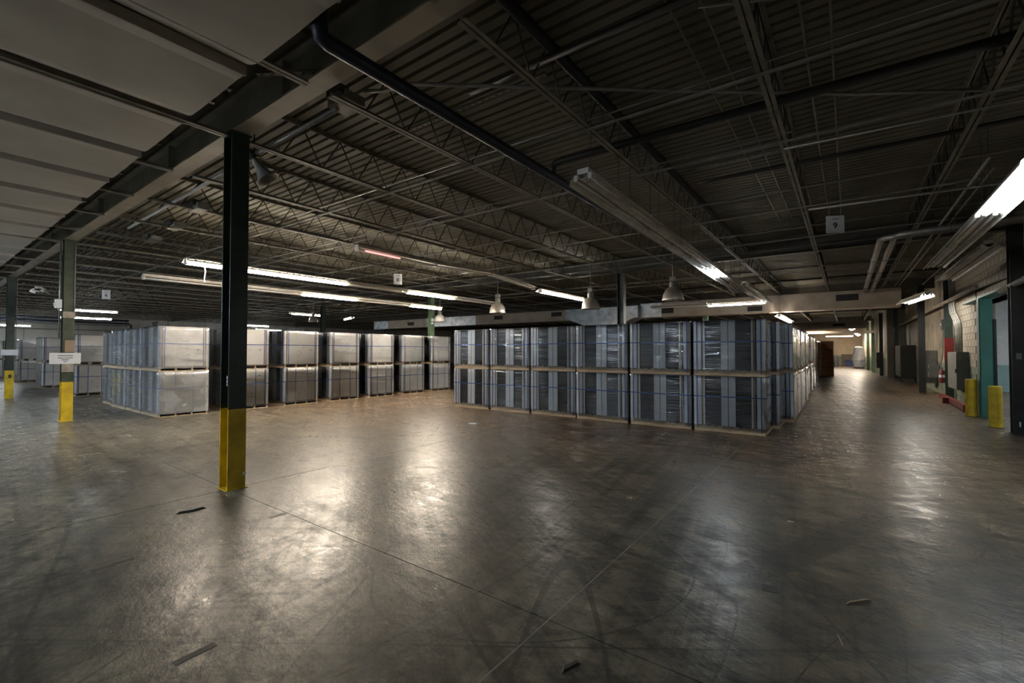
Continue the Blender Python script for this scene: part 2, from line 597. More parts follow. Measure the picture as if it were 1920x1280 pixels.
# ---- white ceiling lining in front of the first girder
lin = empty('ceiling_lining', (0, 0, 0))
tag(lin, kind='structure')
RIBX = [-6.02 + 1.52 * k for k in range(5, -28, -1)]
def lining_panel():
    """one panel: flat, its -x edge rolls up behind the square lip of the next panel"""
    mb = MB()
    prof = [(0.755, 0.035), (0.755, -0.012), (0.72, -0.012), (0.6, -0.004), (0.2, -0.012), (-0.3, -0.008)]
    for i in range(9):
        t = i / 8.0
        prof.append((-0.42 - 0.335 * t, -0.004 + 0.10 * t * t))
    top = [(x, z + 0.02) for x, z in reversed(prof[2:])]
    mb.extrude_y([(x, z + 4.245) for x, z in prof + top], YB, 1.90)
    return mb.mesh('ceiling_panel', M_LINING)
lp = lining_panel()
rib = MB().extrude_y([(0.0, 4.238), (0.03, 4.238), (0.03, 4.33), (0.0, 4.33)], YB, 1.92).mesh('seam_strip', M_RIB)
for jx in RIBX:
    inst('seam_strip', rib, lin, (jx - 0.03, 0, 0))
    inst('ceiling_panel', lp, lin, (jx + 0.76, 0, 0))
clip = MB().b(-0.03, 0.03, 1.88, 1.945, 4.24, 4.32).mesh('edge_clip', M_DARK)
for X in (-2.0, -4.9, -5.3, -6.9, -8.5, -10.6, -12.9, -15.7):
    inst('edge_clip', clip, lin, (X, 0, 0))
hole = MB().lathe([(0.0, 4.228), (0.016, 4.228), (0.016, 4.24)], 8).mesh('screw_hole', M_VENT)
for X, Y in ((-3.32, 1.05), (-3.42, 1.42)):
    inst('screw_hole', hole, lin, (X, Y, 0))

# ---- walls
def wall(name, mb, m):
    return tag(mb.build(name, m), kind='structure')
wall('wall_left', MB().b(XL - 0.3, XL, YB, YE, 0, ZD + 0.1), M_WALL)
lw = bpy.data.objects['wall_left']
for zz in (2.35, 3.3):
    MB().b(XL, XL + 0.05, YB, YE, zz, zz + 0.07).build('wall_rail', M_GREY, lw)
pm = MB().b(0, 0.03, -0.012, 0.012, 0, 4.7).mesh('panel_seam', M_GREY)
for k in range(16):
    inst('panel_seam', pm, lw, (XL, -6 + k * 2.9, 0))
wall('wall_back', MB().b(XL, XR + 1, YE, YE + 0.3, 0, ZD + 0.1), M_BEIGE)
MB().b(-2.0, 2.5, YE - 0.012, YE, 0, 1.15).build('dado_band', M_CMUG, bpy.data.objects['wall_back'])
wall('wall_front', MB().b(XL, XR + 5, YB - 0.3, YB, 0, ZD + 0.1), M_WALL)

# right wall: block work with a door opening y 13.55..16.1
DY0, DY1, DZ = 13.72, 18.15, 2.98
wr = MB()
wr.b(XR + 0.015, XR + 0.35, YB, DY0, 0, ZD + 0.1)
wr.b(XR + 0.015, XR + 0.35, DY1, 38.5, 0, ZD + 0.1)
wr.b(XR + 0.015, XR + 0.35, DY0, DY1, DZ, ZD + 0.1)
wr.b(2.15, XR + 0.35, 38.5, 38.8, 0, ZD + 0.1)
wr.bar((2.25, 38.6, 2.45), (1.45, YE, 2.45), 0.2, 4.9)
wall_r = wall('wall_right', wr, M_MORTAR)
MB().b(XR, XR + 0.016, 24.4, 38.5, 1.22, ZD).build('upper_paint', M_CMU, wall_r)
MB().b(XR, XR + 0.016, 24.4, 38.5, 0, 1.22).build('lower_paint', M_CMUG, wall_r)
MB().bar((2.145, 38.85, 3.0), (1.345, YE, 3.0), 0.02, 3.6).build('upper_paint', M_CMU, wall_r)
MB().bar((2.145, 38.85, 0.6), (1.345, YE, 0.6), 0.02, 1.2).build('lower_paint', M_CMUG, wall_r)
blk = {}
for nm, m in (('c', M_CMU), ('g', M_CMUG)):
    mb = MB()
    # face bevelled block 390 x 194
    for (ins, x) in ((0.0, 0.016), (0.0, 0.006), (0.006, 0.0)):
        for (sy, sz) in ((-1, -1), (1, -1), (1, 1), (-1, 1)):
            mb.v.append((x, sy * (0.195 - ins), sz * (0.097 - ins)))
    for k in (0, 4):
        for j in range(4):
            mb.f.append((k + j, k + (j + 1) % 4, k + 4 + (j + 1) % 4, k + 4 + j))
    mb.f.append((8, 9, 10, 11))
    blk[nm] = mb.mesh('block', m)
cand = []
for r in range(24):
    z = 0.1 + r * 0.2
    off = 0.2 if r % 2 else 0.0
    k = 0
    while True:
        y = 12.7 + off + k * 0.4
        k += 1
        if y > 24.3:
            break
        if DY0 - 0.2 < y < DY1 + 0.2 and z < DZ + 0.1:
            continue
        if z > ZD - 0.1:
            continue
        cand.append((y, z))
cand.sort(key=lambda t: t[0] + (0 if t[0] > 13.2 else 100))
rest = {'c': MB(), 'g': MB()}
for i, (y, z) in enumerate(cand):
    nm = 'g' if z < 1.2 else 'c'
    x = XR - random.uniform(0, 0.003)
    if i < 300:
        inst('block', blk[nm], wall_r, (x, y, z))
    else:
        mbr = rest[nm]
        k = len(mbr.v)
        me = blk[nm]
        mbr.v += [(v.co.x + x, v.co.y + y, v.co.z + z) for v in me.vertices]
        mbr.f += [tuple(k + q for q in p.vertices) for p in me.polygons]
for nm, m in (('c', M_CMU), ('g', M_CMUG)):
    tag(rest[nm].build('block_field', m, wall_r), kind='stuff')
# lintel and wall beam
MB().b(XR - 0.02, XR + 0.3, DY0 - 0.15, DY1 + 0.1, DZ, DZ + 0.16).build('lintel', M_GREY, wall_r)

# door room beyond the opening
side = MB()
side.b(XR + 0.35, 8.0, 12.2, 12.4, 0, 4.0)
side.b(XR + 0.35, 8.0, 27.0, 27.2, 0, 4.0)
side.b(7.4, 7.6, 12.2, 27.2, 0, 4.0)
side.b(XR + 0.3, 8.0, 12.2, 27.2, 3.9, 4.0)
sr = wall('wall_side_room', side, M_WHITE)
MB().b(XR + 0.36, 7.4, 26.97, 27.0, 0, 1.1).build('dado_band', mat('pale_teal_dado', (0.30, 0.44, 0.46), 0.6, var=0.06), sr)
# teal door frame (structure)
TY = 16.12
d1 = tag(MB().b(2.68, 2.93, TY, TY + 0.22, 0, DZ).build('door_1', M_TEAL), kind='structure')
MB().b(2.70, 2.91, TY - 0.02, TY, 0.05, DZ - 0.04).build('door_face', M_TEAL, d1)
MB().b(2.935, 2.985, TY - 0.02, TY + 0.2, 0.0, 2.45).build('door_leaf_edge', M_COLK, d1)
MB().b(2.70, 2.98, DY0 - 0.1, DY1 + 0.1, DZ + 0.01, DZ + 0.07).build('door_head', M_TEAL, d1)

# ================================================================== COLUMNS
def h_shape(mb, z0, z1, w=0.20, d=0.226, tf=0.014, tw=0.010):
    for sx in (-1, 1):
        mb.b(sx * (d / 2 - tf), sx * d / 2, -w / 2, w / 2, z0, z1)
    mb.b(-d / 2 + tf, d / 2 - tf, -tw / 2, tw / 2, z0, z1)
    return mb
def column(loc, label, ztop=4.31, yz=0.96, m=None, base=True, rz=0, group='steel columns of the hall'):
    m = m or M_COLG
    c = empty('steel_column', loc, rz)
    tag(c, label, 'column', group)
    h_shape(MB(), yz if base else 0.0, ztop).build('shaft', m, c)
    if base:
        h_shape(MB(), 0.012, yz, 0.202, 0.229, 0.016, 0.012).build('yellow_base', M_YEL, c)
    MB().b(-0.13, 0.13, -0.12, 0.12, 0, 0.012).build('base_plate', M_YEL if base else m, c)
    MB().b(-0.14, 0.14, -0.12, 0.12, ztop - 0.02, ztop).build('cap_plate', m, c)
    return c
c1 = column((-6.03, 2.47, 0), 'nearest dark green steel column with yellow painted foot')
# torn notch in the yellow foot, sticker on the flange edge
MB().lathe([(0.0, 0.0), (0.016, 0.002), (0.022, 0.012), (0.012, 0.02), (0.0, 0.021)], 9, Matrix.Translation((0.115, 0.082, 0.175)) @ Matrix.Rotation(R(90), 4, 'Y')).build('paint_chip', M_SIGN, c1)
s_ = MB().b(0.075, 0.103, -0.108, -0.1055, 1.24, 1.36).build('sticker', M_SIGN, c1)
for zz in (1.27, 1.32):
    MB().lathe([(0, 0), (0.008, 0), (0.008, 0.001)], 10, Matrix.Translation((0.089, -0.1085, zz)) @ Matrix.Rotation(R(90), 4, 'X')).build('printed_dot', M_INK, s_)
c2 = column((-15.0, 2.47, 0), 'green column with white notice, cardboard wrap and conduit, left of nearest column', yz=0.93, m=mat('mid_green_column', (0.06, 0.085, 0.055), 0.45, var=0.2))
nb = MB().b(0.12, 0.128, -0.32, 0.22, 1.36, 1.62).build('notice_board', M_SIGN, c2)
for k, (w, z) in enumerate(((0.26, 1.555), (0.26, 1.50), (0.13, 1.455), (0.06, 1.415))):
    MB().b(0.1282, 0.1288, -0.05 - w / 2, -0.05 + w / 2, z - 0.007, z + 0.007).build('text_line', M_INK, nb)
MB().b(0.114, 0.119, -0.11, 0.11, 2.45, 2.60).build('paper_wrap', mat('faded_paper', (0.42, 0.38, 0.33), 0.8, var=0.2), c2)
MB().b(0.114, 0.119, -0.06, 0.11, 1.64, 1.92).build('torn_cardboard', M_KRAFT, c2)
MB().b(0.114, 0.119, -0.11, 0.10, 1.17, 1.36).build('paper_wrap', mat('faded_paper', (0.42, 0.38, 0.33), 0.8, var=0.2), c2)
MB().tube([(0.02, -0.15, 1.95), (0.02, -0.15, 4.25)], 0.016, 8).build('conduit', M_COND, c2, smooth=True)
MB().tube([(0.135, 0.09, 2.62), (0.135, 0.09, 4.25)], 0.012, 8).build('conduit', M_CONDP, c2, smooth=True)
MB().b(-0.03, 0.10, -0.23, -0.12, 2.68, 2.88).b(-0.01, 0.06, -0.25, -0.22, 2.72, 2.8).build('switch_box', M_SIGN, c2)
c3 = column((-24.0, 2.47, 0), 'green column with small notice at the left edge of the hall', yz=0.98)
nb = MB().b(0.118, 0.124, -0.22, 0.2, 1.52, 1.72).build('notice_board', M_SIGN, c3)
MB().tube([(0.02, 0.14, 1.3), (0.02, 0.14, 4.25)], 0.014, 8).build('conduit', M_COND, c3)
MB().b(0.09, 0.15, -0.03, 0.03, 0.72, 0.84).build('hook_box', M_DARK, c3)
column((-6.08, 14.5, 0), 'dark column rising behind the blue-black wrapped front row', m=M_COLG)
cc = column((-15.35, 14.62, 0), 'pale green column behind the far end of the white carton row', m=M_COLP)
MB().b(0.12, 0.20, -0.10, 0.10, 3.02, 3.16).build('light_box', M_SIGN, cc)
for yy in (-0.07, 0.09):
    MB().lathe([(0.0, 0.09), (0.05, 0.07), (0.065, 0.03), (0.05, 0.0), (0.0, -0.01)], 10, Matrix.Translation((0.16, yy, 2.9))).build('emergency_lamp', M_SIGN, cc, smooth=True)
column((-24.2, 14.6, 0), 'thin dark column above the white cartons, under the left bell lamp')
column((-6.05, 25.75, 0), 'pale mint column seen over the front row below the long duct', m=mat('mint_column', (0.30, 0.48, 0.38), 0.5, var=0.1))
# columns along the right wall
column((2.76, 13.35, 0), 'black steel column between the teal doorway and the right edge', m=M_COLK, base=False, rz=R(90))
cK = [o for o in bpy.data.objects if o.get('label', '').startswith('black steel column between')][0]
MB().b(-0.125, -0.114, -0.03, 0.04, 1.50, 1.62).build('switch_plate', M_GREY, cK)
MB().b(-0.120, -0.114, 0.0, 0.02, 0.16, 0.26).build('white_tag', M_SIGN, cK)
cR = column((2.85, 21.6, 0), 'green wall column with red fire point panel', m=M_COLG, base=False, rz=R(90))
MB().b(-0.128, -0.114, -0.11, 0.13, 1.33, 2.12).build('red_panel', M_RED, cR)
column((2.45, 24.6, 0), 'black wall column beside the grey switch cabinet', m=M_COLK, base=False, rz=R(90), ztop=4.3)
cR2 = column((2.45, 36.4, 0), 'green wall column with red band beyond the black transformer', m=M_COLG, base=False, rz=R(90))
MB().b(-0.128, -0.114, -0.11, 0.13, 1.3, 1.95).build('red_panel', M_RED, cR2)
column((1.93, 40.3, 0), 'black wall column where the aisle narrows', m=M_COLK, base=False, rz=R(90))
column((1.72, 46.5, 0), 'bright green wall column with red sign far down the aisle', m=M_COLP, base=False, rz=R(90))
column((1.55, 51.5, 0), 'farthest green wall column near the white bundle', m=M_COLP, base=False, rz=R(90))

# ================================================================== PALLET LOADS
LW, LD, LH = 1.33, 1.09, 1.145     # x, y, total height
PH = 0.125                         # pallet height
def build_meshes():
    K = {}
    # pallet: cross deck boards (along y) + bottom boards
    mb = MB()
    nb_ = 9
    for i in range(nb_):
        x = -LW / 2 + 0.055 + i * (LW - 0.11) / (nb_ - 1)
        mb.b(x - 0.05, x + 0.05, -LD / 2, LD / 2, 0.105, PH)
    for x in (-LW / 2 + 0.06, 0, LW / 2 - 0.06):
        mb.b(x - 0.05, x + 0.05, -LD / 2 + 0.045, LD / 2 - 0.045, 0.0, 0.016)
    K['pallet'] = mb.mesh('pallet', M_WOOD)
    K['stringer'] = MB().b(-LW / 2, LW / 2, -0.02, 0.02, 0.0, 0.105).mesh('stringer', M_WOOD)
    # module stack: dark ridged block
    mb = MB()
    n = 27
    hx, hy = LW / 2 - 0.02, LD / 2 - 0.035
    z0, z1 = PH + 0.004, LH - 0.012
    st = (z1 - z0) / n
    k0 = 0
    for i in range(n):
        for (dz, ins) in ((0.0, 0.006), (0.12, 0.0), (0.88, 0.0), (1.0, 0.006)):
            for sx, sy in ((-1, -1), (1, -1), (1, 1), (-1, 1)):
                mb.v.append((sx * (hx - ins), sy * (hy - ins), z0 + (i + dz) * st))
    rows = n * 4
    for r in range(rows - 1):
        for j in range(4):
            mb.f.append((4 * r + j, 4 * r + (j + 1) % 4, 4 * r + 4 + (j + 1) % 4, 4 * r + 4 + j))
    mb.f.append((3, 2, 1, 0))
    mb.f.append(tuple(4 * (rows - 1) + j for j in range(4)))
    K['stack'] = mb.mesh('module_stack', M_MOD)
    zc0, zc1 = PH + 0.002, LH - 0.004
    # carton sheet on an x face (built for +x)
    K['carton'] = MB().b(LW / 2 - 0.018, LW / 2 - 0.004, -LD / 2 + 0.09, LD / 2 - 0.09, zc0, zc1).mesh('carton_sheet', M_CARD)
    K['flap'] = MB().b(LW / 2 - 0.004, LW / 2, -0.16, 0.17, zc0 + 0.01, zc1 - 0.006).mesh('carton_flap', M_CARD)
    K['edgek'] = MB().b(LW / 2 - 0.02, LW / 2 - 0.010, -0.026, 0.026, zc0, zc1).mesh('kraft_corner', M_KRAFT)
    K['angle'] = MB().b(LW / 2 - 0.012, LW / 2, -0.036, 0.014, zc0, zc1).b(LW / 2 - 0.05, LW / 2, -0.040, -0.034, zc0, zc1).mesh('corner_board', M_POST)
    K['tray'] = MB().b(-LW / 2, LW / 2, -LD / 2 + 0.02, LD / 2 - 0.02, LH - 0.012, LH - 0.004).mesh('top_sheet', M_CARD)
    def post(w):
        return MB().b(-w / 2, w / 2, -0.012, 0.012, zc0, zc1).mesh('edge_board', M_POST)
    K['p12'], K['p10'], K['p03'] = post(0.125), post(0.105), post(0.03)
    K['k04'] = MB().b(-0.02, 0.02, -0.007, 0.007, zc0, zc1).mesh('kraft_strip', M_KRAFT)
    K['k02'] = MB().b(-0.013, 0.013, -0.007, 0.007, zc0 + 0.02, zc1 - 0.08).mesh('kraft_strip', M_KRAFT)
    # straps: loops of 16 mm band
    def loop_yz():
        t, w = 0.0025, 0.009
        y, a, b_ = LD / 2 + 0.004, 0.05, LH - 0.001
        return MB().b(-w, w, -y - t, -y, a, b_).b(-w, w, y, y + t, a, b_).b(-w, w, -y, y, b_ - t, b_).b(-w, w, -y, y, a, a + t).mesh('strap', M_STRAP)
    def loop_xz():
        t, w = 0.0025, 0.009
        x, a, b_ = LW / 2 + 0.006, PH + 0.02 - 0.03, LH - 0.001
        return MB().b(-x - t, -x, -w, w, a, b_).b(x, x + t, -w, w, a, b_).b(-x, x, -w, w, b_ - t, b_).b(-x, x, -w, w, a, a + t).mesh('strap', M_STRAP)
    def ring():
        t, w = 0.0025, 0.010
        x, y = LW / 2 + 0.010, LD / 2 + 0.008
        return MB().b(-x, x, -y - t, -y, -w, w).b(-x, x, y, y + t, -w, w).b(-x - t, -x, -y, y, -w, w).b(x, x + t, -y, y, -w, w).mesh('strap', M_STRAP)
    K['syz'], K['sxz'], K['ring'] = loop_yz(), loop_xz(), ring()
    K['slip'] = MB().b(LW / 2 + 0.001, LW / 2 + 0.003, -0.055, 0.055, -0.008, 0.008).mesh('paper_label', M_WHITE)
    K['mark'] = MB().b(LW / 2 - 0.0005, LW / 2 + 0.0012, -0.03, 0.03, -0.005, 0.005).mesh('printed_mark', mat('faded_print', (0.16, 0.14, 0.13), 0.8))
    # stretch film shells, several wrinkled versions
    K['film'] = []
    for s in range(6):
        rnd = random.Random(100 + s)
        mb = MB()
        X, Y = LW / 2 + 0.016, LD / 2 + 0.014
        za, zb = 0.07, LH + 0.004
        nx, ny, nz = 14, 12, 12
        per = []
        for i in range(nx): per.append((-X + 2 * X * i / nx, -Y, 0, -1))
        for i in range(ny): per.append((X, -Y + 2 * Y * i / ny, 1, 0))
        for i in range(nx): per.append((X - 2 * X * i / nx, Y, 0, 1))
        for i in range(ny): per.append((-X, Y - 2 * Y * i / ny, -1, 0))
        n = len(per)
        ph = [rnd.uniform(0, 6.28) for _ in range(6)]
        for r in range(nz + 1):
            z = za + (zb - za) * r / nz
            for i, (x, y, ux, uy) in enumerate(per):
                corner = (i in (0, nx, nx + ny, 2 * nx + ny))
                d = 0.004 * math.sin(r * 1.9 + ph[0] + i * 0.35) + 0.003 * math.sin(r * 3.7 + ph[1] - i * 0.8) + rnd.uniform(-0.003, 0.003)
                if corner: d = 0
                if r == nz and not corner:
                    z_ = z - abs(rnd.gauss(0, 0.006))
                else:
                    z_ = z
                mb.v.append((x + ux * d, y + uy * d, z_))
        for r in range(nz):
            for i in range(n):
                a = r * n + i
                b2 = r * n + (i + 1) % n
                mb.f.append((a, b2, b2 + n, a + n))
        top = nz * n
        c = len(mb.v)
        mb.v.append((0, 0, zb))
        for i in range(n):
            mb.f.append((top + i, top + (i + 1) % n, c))
        K['film'].append(mb.mesh('stretch_wrap', M_FILM, True))
        me2 = K['film'][-1].copy()
        me2.materials[0] = M_FILM2
        K.setdefault('film2', []).append(me2)
    return K
K = build_meshes()

def make_load(upper, variant):
    root = empty('pallet_load')
    p = inst('pallet', K['pallet'], root)
    for y in (-LD / 2 + 0.02, -0.18, 0.18, LD / 2 - 0.02):
        inst('stringer', K['stringer'], p, (0, y, 0))
    inst('module_stack', K['stack'], root)
    inst('top_sheet', K['tray'], root)
    for s in (0, 1):
        rz = math.pi * s
        inst('carton_sheet', K['carton'], root, rot=(0, 0, rz))
        inst('carton_flap', K['flap'], root, rot=(0, 0, rz))
        for sy in (-1, 1):
            o = inst('kraft_corner', K['edgek'], root, rot=(0, 0, rz))
            o.location = Matrix.Rotation(rz, 3, 'Z') @ Vector((0, sy * (LD / 2 - 0.062), 0))
            a = inst('corner_board', K['angle'], root, rot=(0, 0, rz))
            if sy > 0:
                a.scale = (1, -1, 1)
            a.location = Matrix.Rotation(rz, 3, 'Z') @ Vector((0, sy * (LD / 2 - 0.03), 0)) * 1.0
        yy = -(LD / 2 - 0.022)
        for key, x in (('p12', -0.585), ('k04', -0.505), ('p03', -0.465), ('p12', -0.072), ('k02', 0.0), ('p12', 0.072), ('p03', 0.44), ('k04', 0.475), ('p12', 0.585)):
            v = Matrix.Rotation(rz, 3, 'Z') @ Vector((x, yy, 0))
            nm = 'edge_board' if key[0] == 'p' else 'kraft_strip'
            inst(nm, K[key], root, v, (0, 0, rz))
    inst('strap', K['syz'], root, (-0.60, 0, 0))
    inst('strap', K['syz'], root, (0.60, 0, 0))
    for y in ((-0.43, 0.43) if upper else (-0.45, -0.19, 0.20, 0.45)):
        inst('strap', K['sxz'], root, (0, y, 0))
    inst('strap', K['ring'], root, (0, 0, 0.70 if upper else 0.72), (R(random.uniform(-.5, .5)), R(random.uniform(-.6, .6)), 0))
    rnd = random.Random(variant * 7 + upper)
    if not upper:
        inst('paper_label', K['slip'], root, (0, rnd.choice((-0.05, 0.0, -0.28)), rnd.uniform(0.82, 0.92)))
        inst('paper_label', K['slip'], root, (0, rnd.choice((-0.05, 0.0)), rnd.uniform(0.48, 0.6)))
    for k in range(5):
        m_ = inst('printed_mark', K['mark'], root, (0, rnd.uniform(-0.12, 0.1), 0.35 + 0.1 * k + rnd.uniform(-.03, .03)))
        m_.scale = (1, rnd.uniform(0.5, 1.3), rnd.uniform(0.6, 1.2))
    m_ = inst('printed_mark', K['mark'], root, (-0.003, 0.31, 0.55 if upper else 0.95))
    m_.scale = (1, 0.8, 2.2)
    inst('stretch_wrap', K['film'][variant % 6], root)
    return root
PROTO = {(u, v): make_load(u, v) for u in (0, 1) for v in range(3)}
used = set()
cnt = [0]
def load(upper, x, y, rz, label, group, milky=False):
    cnt[0] += 1
    key = (upper, cnt[0] % 3)
    if key not in used:
        used.add(key)
        o = PROTO[key]
    else:
        o = copy_tree(PROTO[key])
    o.location = (x, y, (LH + 0.006) if upper else 0.0)
    o.rotation_euler = (0, 0, rz)
    for ch in o.children:
        if ch.name.startswith('stretch_wrap'):
            ch.data = K['film2' if milky else 'film'][random.randrange(6)]
    tag(o, label, 'pallet', group)
    return o
def stack(x, y, where, group, jit=0.006, milky=False):
    rz = R(random.uniform(-0.45, 0.45))
    for u in (0, 1):
        load(u, x + random.uniform(-jit, jit), y + random.uniform(-jit, jit), rz + R(random.uniform(-.3, .3)),
             ('upper' if u else 'lower') + ' wrapped pallet load, ' + where, group, milky)
# front row of the right-hand block: six stacks facing the camera
for i in range(6):
    x = -1.28 - 0.68 - (5 - i) * 1.392
    w = ['leftmost stack of the blue-black front row', 'second stack from the left of the blue-black front row', 'third stack from the left of the blue-black front row',
         'fourth stack from the left of the blue-black front row', 'fifth stack of the blue-black front row, beside the corner stack', 'corner stack of the blue-black front row at the aisle'][i]
    stack(x, 10.1 + LD / 2 + random.uniform(-.02, .03), w, 'blue-black wrapped front row')
# aisle side of the right-hand block
ny = 0
y = 10.1 + LD / 2 + 1.19
while y < 36.5:
    xr = -1.16 if ny == 0 else (-1.05 if y < 18 else (-1.2 if y < 27 else -1.35))
    where = (ORD[ny] + ' stack behind the corner stack along the aisle') if ny < 20 else 'far end of the aisle side, beyond the twentieth stack'
    stack(xr - LW / 2 + random.uniform(-.04, .04), y, where, 'stacks along the aisle side')
    y += 1.19
    ny += 1
# left-hand block: white carton faces towards the right
YS = [3.95, 5.53, 7.10, 8.64, 10.17, 11.72, 13.24]
for i, yy in enumerate(YS):
    w = ['nearest corner stack of the white carton row'] + [ORD[k] + ' stack of the white carton row from its near corner' for k in range(1, 7)]
    stack(-13.86 - LW / 2 + (0.0 if i else 0.0), yy + LD / 2, w[i], 'white carton row', milky=(i == 0))
for k, X in enumerate((-15.25, -16.63)):
    stack(X - LW / 2, 3.95 + LD / 2, ORD[k + 1] + ' stack from the near corner along the bluish left end', 'left end of the white carton row', milky=True)
stack(-18.05 - LW / 2, 4.05 + LD / 2, 'milky stack at the far left end of the white carton row', 'left end of the white carton row', milky=True)
# rows of stacks further left
for X, w in ((-22.9, 'stack just right of the column with the white notice'), (-29.2, 'stack left of the column with the white notice'),
             (-35.6, 'stack between the two yellow footed columns at far left'), (-41.5, 'stack at the left edge behind the farthest left column')):
    stack(X - LW / 2, 4.0 + LD / 2, w, 'far left stacks')
for k, o in PROTO.items():
    if k not in used:
        for ch in list(o.children):
            for g_ in list(ch.children):
                bpy.data.objects.remove(g_)
            bpy.data.objects.remove(ch)
        bpy.data.objects.remove(o)

# ================================================================== LIGHT FIXTURES
def hangers(mb, ys, z0, z1):
    for yy in ys:
        mb.tube([(0, yy, z0), (0, yy, z1)], 0.004, 5)
def strip_fixture(loc, L, lit, label, rz=0.0, tilt=0.0, tube=None, group='fluorescent strips', hang=None):
    """narrow industrial strip: channel, two slotted reflector wings, two tubes"""
    r = empty('strip_light', loc)
    r.rotation_euler = (tilt, 0, rz)
    tag(r, label, 'light', group)
    MB().b(-0.055, 0.055, -L / 2, L / 2, 0.03, 0.09).build('housing', M_FIX, r)
    n = max(4, int(L / 0.15))
    for sx in (-1, 1):
        mb = MB()
        def P(t, y):
            return Vector((sx * (0.06 + 0.12 * t), y, 0.075 - 0.07 * t))
        def strip(t0, t1, y0, y1):
            k = len(mb.v)
            for dz in (0, 0.004):
                for (t, y) in ((t0, y0), (t1, y0), (t1, y1), (t0, y1)):
                    p = P(t, y)
                    mb.v.append((p.x, p.y, p.z + dz))
            for q in ((0, 1, 2, 3), (7, 6, 5, 4), (0, 4, 5, 1), (2, 6, 7, 3), (1, 5, 6, 2), (0, 3, 7, 4)):
                mb.f.append(tuple(k + i for i in q))
        strip(0.0, 0.18, -L / 2, L / 2)
        strip(0.46, 1.0, -L / 2, L / 2)
        for i in range(n + 1):
            y = -L / 2 + L * i / n
            strip(0.18, 0.46, max(y - 0.02, -L / 2), min(y + 0.02, L / 2))
        mb.build('reflector', M_FIX, r)
    for sx in (-1, 1):
        MB().tube([(sx * 0.045, -L / 2 + 0.03, -0.022), (sx * 0.045, L / 2 - 0.03, -0.022)], 0.019, 8, True).build('tube', (tube or M_NEUT) if lit else M_TUBE0, r, smooth=True)
    MB().b(-0.07, 0.07, -L / 2, -L / 2 + 0.03, -0.045, 0.04).b(-0.07, 0.07, L / 2 - 0.03, L / 2, -0.045, 0.04).build('lamp_holder', M_FIX, r)
    for yy in (-L / 2 + 0.25, L / 2 - 0.25):
        MB().tube([(0, yy, 0.09), (0, yy, hang if hang else ZD - loc[2])], 0.004, 5).build('hanger', M_DARK, r)
    return r
def wide_fixture(loc, L, lit, label, rz=0.0, tilt=0.0, tube=None, group='wide reflector fixtures', litspan=None):
    """wide twin-trough industrial reflector seen from below as ridges"""
    r = empty('reflector_light', loc)
    r.rotation_euler = (tilt, 0, rz)
    tag(r, label, 'light', group)
    line = [(-0.175, -0.075), (-0.165, -0.03), (-0.105, 0.03), (-0.075, 0.03), (-0.03, -0.02), (0.0, -0.03), (0.03, -0.02), (0.075, 0.03), (0.105, 0.03), (0.165, -0.03), (0.175, -0.075)]
    poly = line + [(x, z + 0.006) for x, z in reversed(line)]
    mb = MB()
    n = len(line)
    for (y0, y1) in ((-L / 2, L / 2),):
        k = len(mb.v)
        for y in (y0, y1):
            for x, z in poly:
                mb.v.append((x, y, z))
        m = len(poly)
        for j in range(m):
            mb.f.append((k + j, k + (j + 1) % m, k + m + (j + 1) % m, k + m + j))
        for e in (0, m):
            for j in range(n - 1):
                mb.f.append((k + e + j, k + e + j + 1, k + e + m - 2 - j, k + e + m - 1 - j))
    mb.build('reflector', M_FIX, r)
    MB().b(-0.07, 0.07, -L / 2, L / 2, 0.036, 0.10).build('housing', M_FIX, r)
    for sx in (-1, 1):
        MB().tube([(sx * 0.09, -L / 2 + 0.03, -0.012), (sx * 0.09, L / 2 - 0.03, -0.012)], 0.019, 8, True).build('tube', (tube or M_COOLD) if lit else M_TUBE0, r, smooth=True)
        for e in (-1, 1):
            MB().b(sx * 0.09 - 0.022, sx * 0.09 + 0.022, e * (L / 2 - 0.03), e * L / 2, -0.035, 0.03).build('lamp_holder', M_FIX, r)
    MB().b(-0.006, 0.006, -L / 2 + 0.1, -L / 2 + 0.13, -0.03, -0.027).b(-0.14, -0.13, -L * 0.2, -L * 0.2 + 0.05, 0.0, 0.004).build('spring_clip', M_DARK, r)
    for yy in (-L / 2 + 0.2, L / 2 - 0.2):
        MB().tube([(0, yy, 0.1), (0, yy, ZD - loc[2])], 0.004, 5).build('hanger', M_DARK, r)
    return r
def chain(fn, X, segs, label_fn, tubes=None, **kw):
    """segs: list of (y0, z0, y1, z1, lit)"""
    for i, (y0, z0, y1, z1, lit) in enumerate(segs):
        fn((X, (y0 + y1) / 2, (z0 + z1) / 2), math.hypot(y1 - y0, z1 - z0) - 0.01, lit, label_fn(i, lit), tilt=math.atan2(z1 - z0, y1 - y0), **kw)

# right, over the wall side: one lit fixture at the frame edge then two unlit
chain(wide_fixture, 1.62, [(6.75, 3.62, 9.15, 3.6, True), (9.15, 3.6, 11.6, 3.6, False), (11.6, 3.6, 14.05, 3.6, False)],
      lambda i, l: ['brightly lit wide fixture at the right edge', 'unlit fixture right behind the bright one at the right edge', 'unlit fixture at the far end of the right-hand row'][i])
chain(wide_fixture, 2.14, [(11.9, 3.6, 14.34, 3.6, False), (14.34, 3.6, 16.8, 3.6, False)],
      lambda i, l: ['near unlit fixture of the short row above the doorway', 'far unlit fixture of the short row above the doorway'][i])
wide_fixture((1.9, 20.9, 3.47), 2.9, True, 'lit fixture over the aisle in front of the duct end', rz=R(8), tube=M_NEUT)
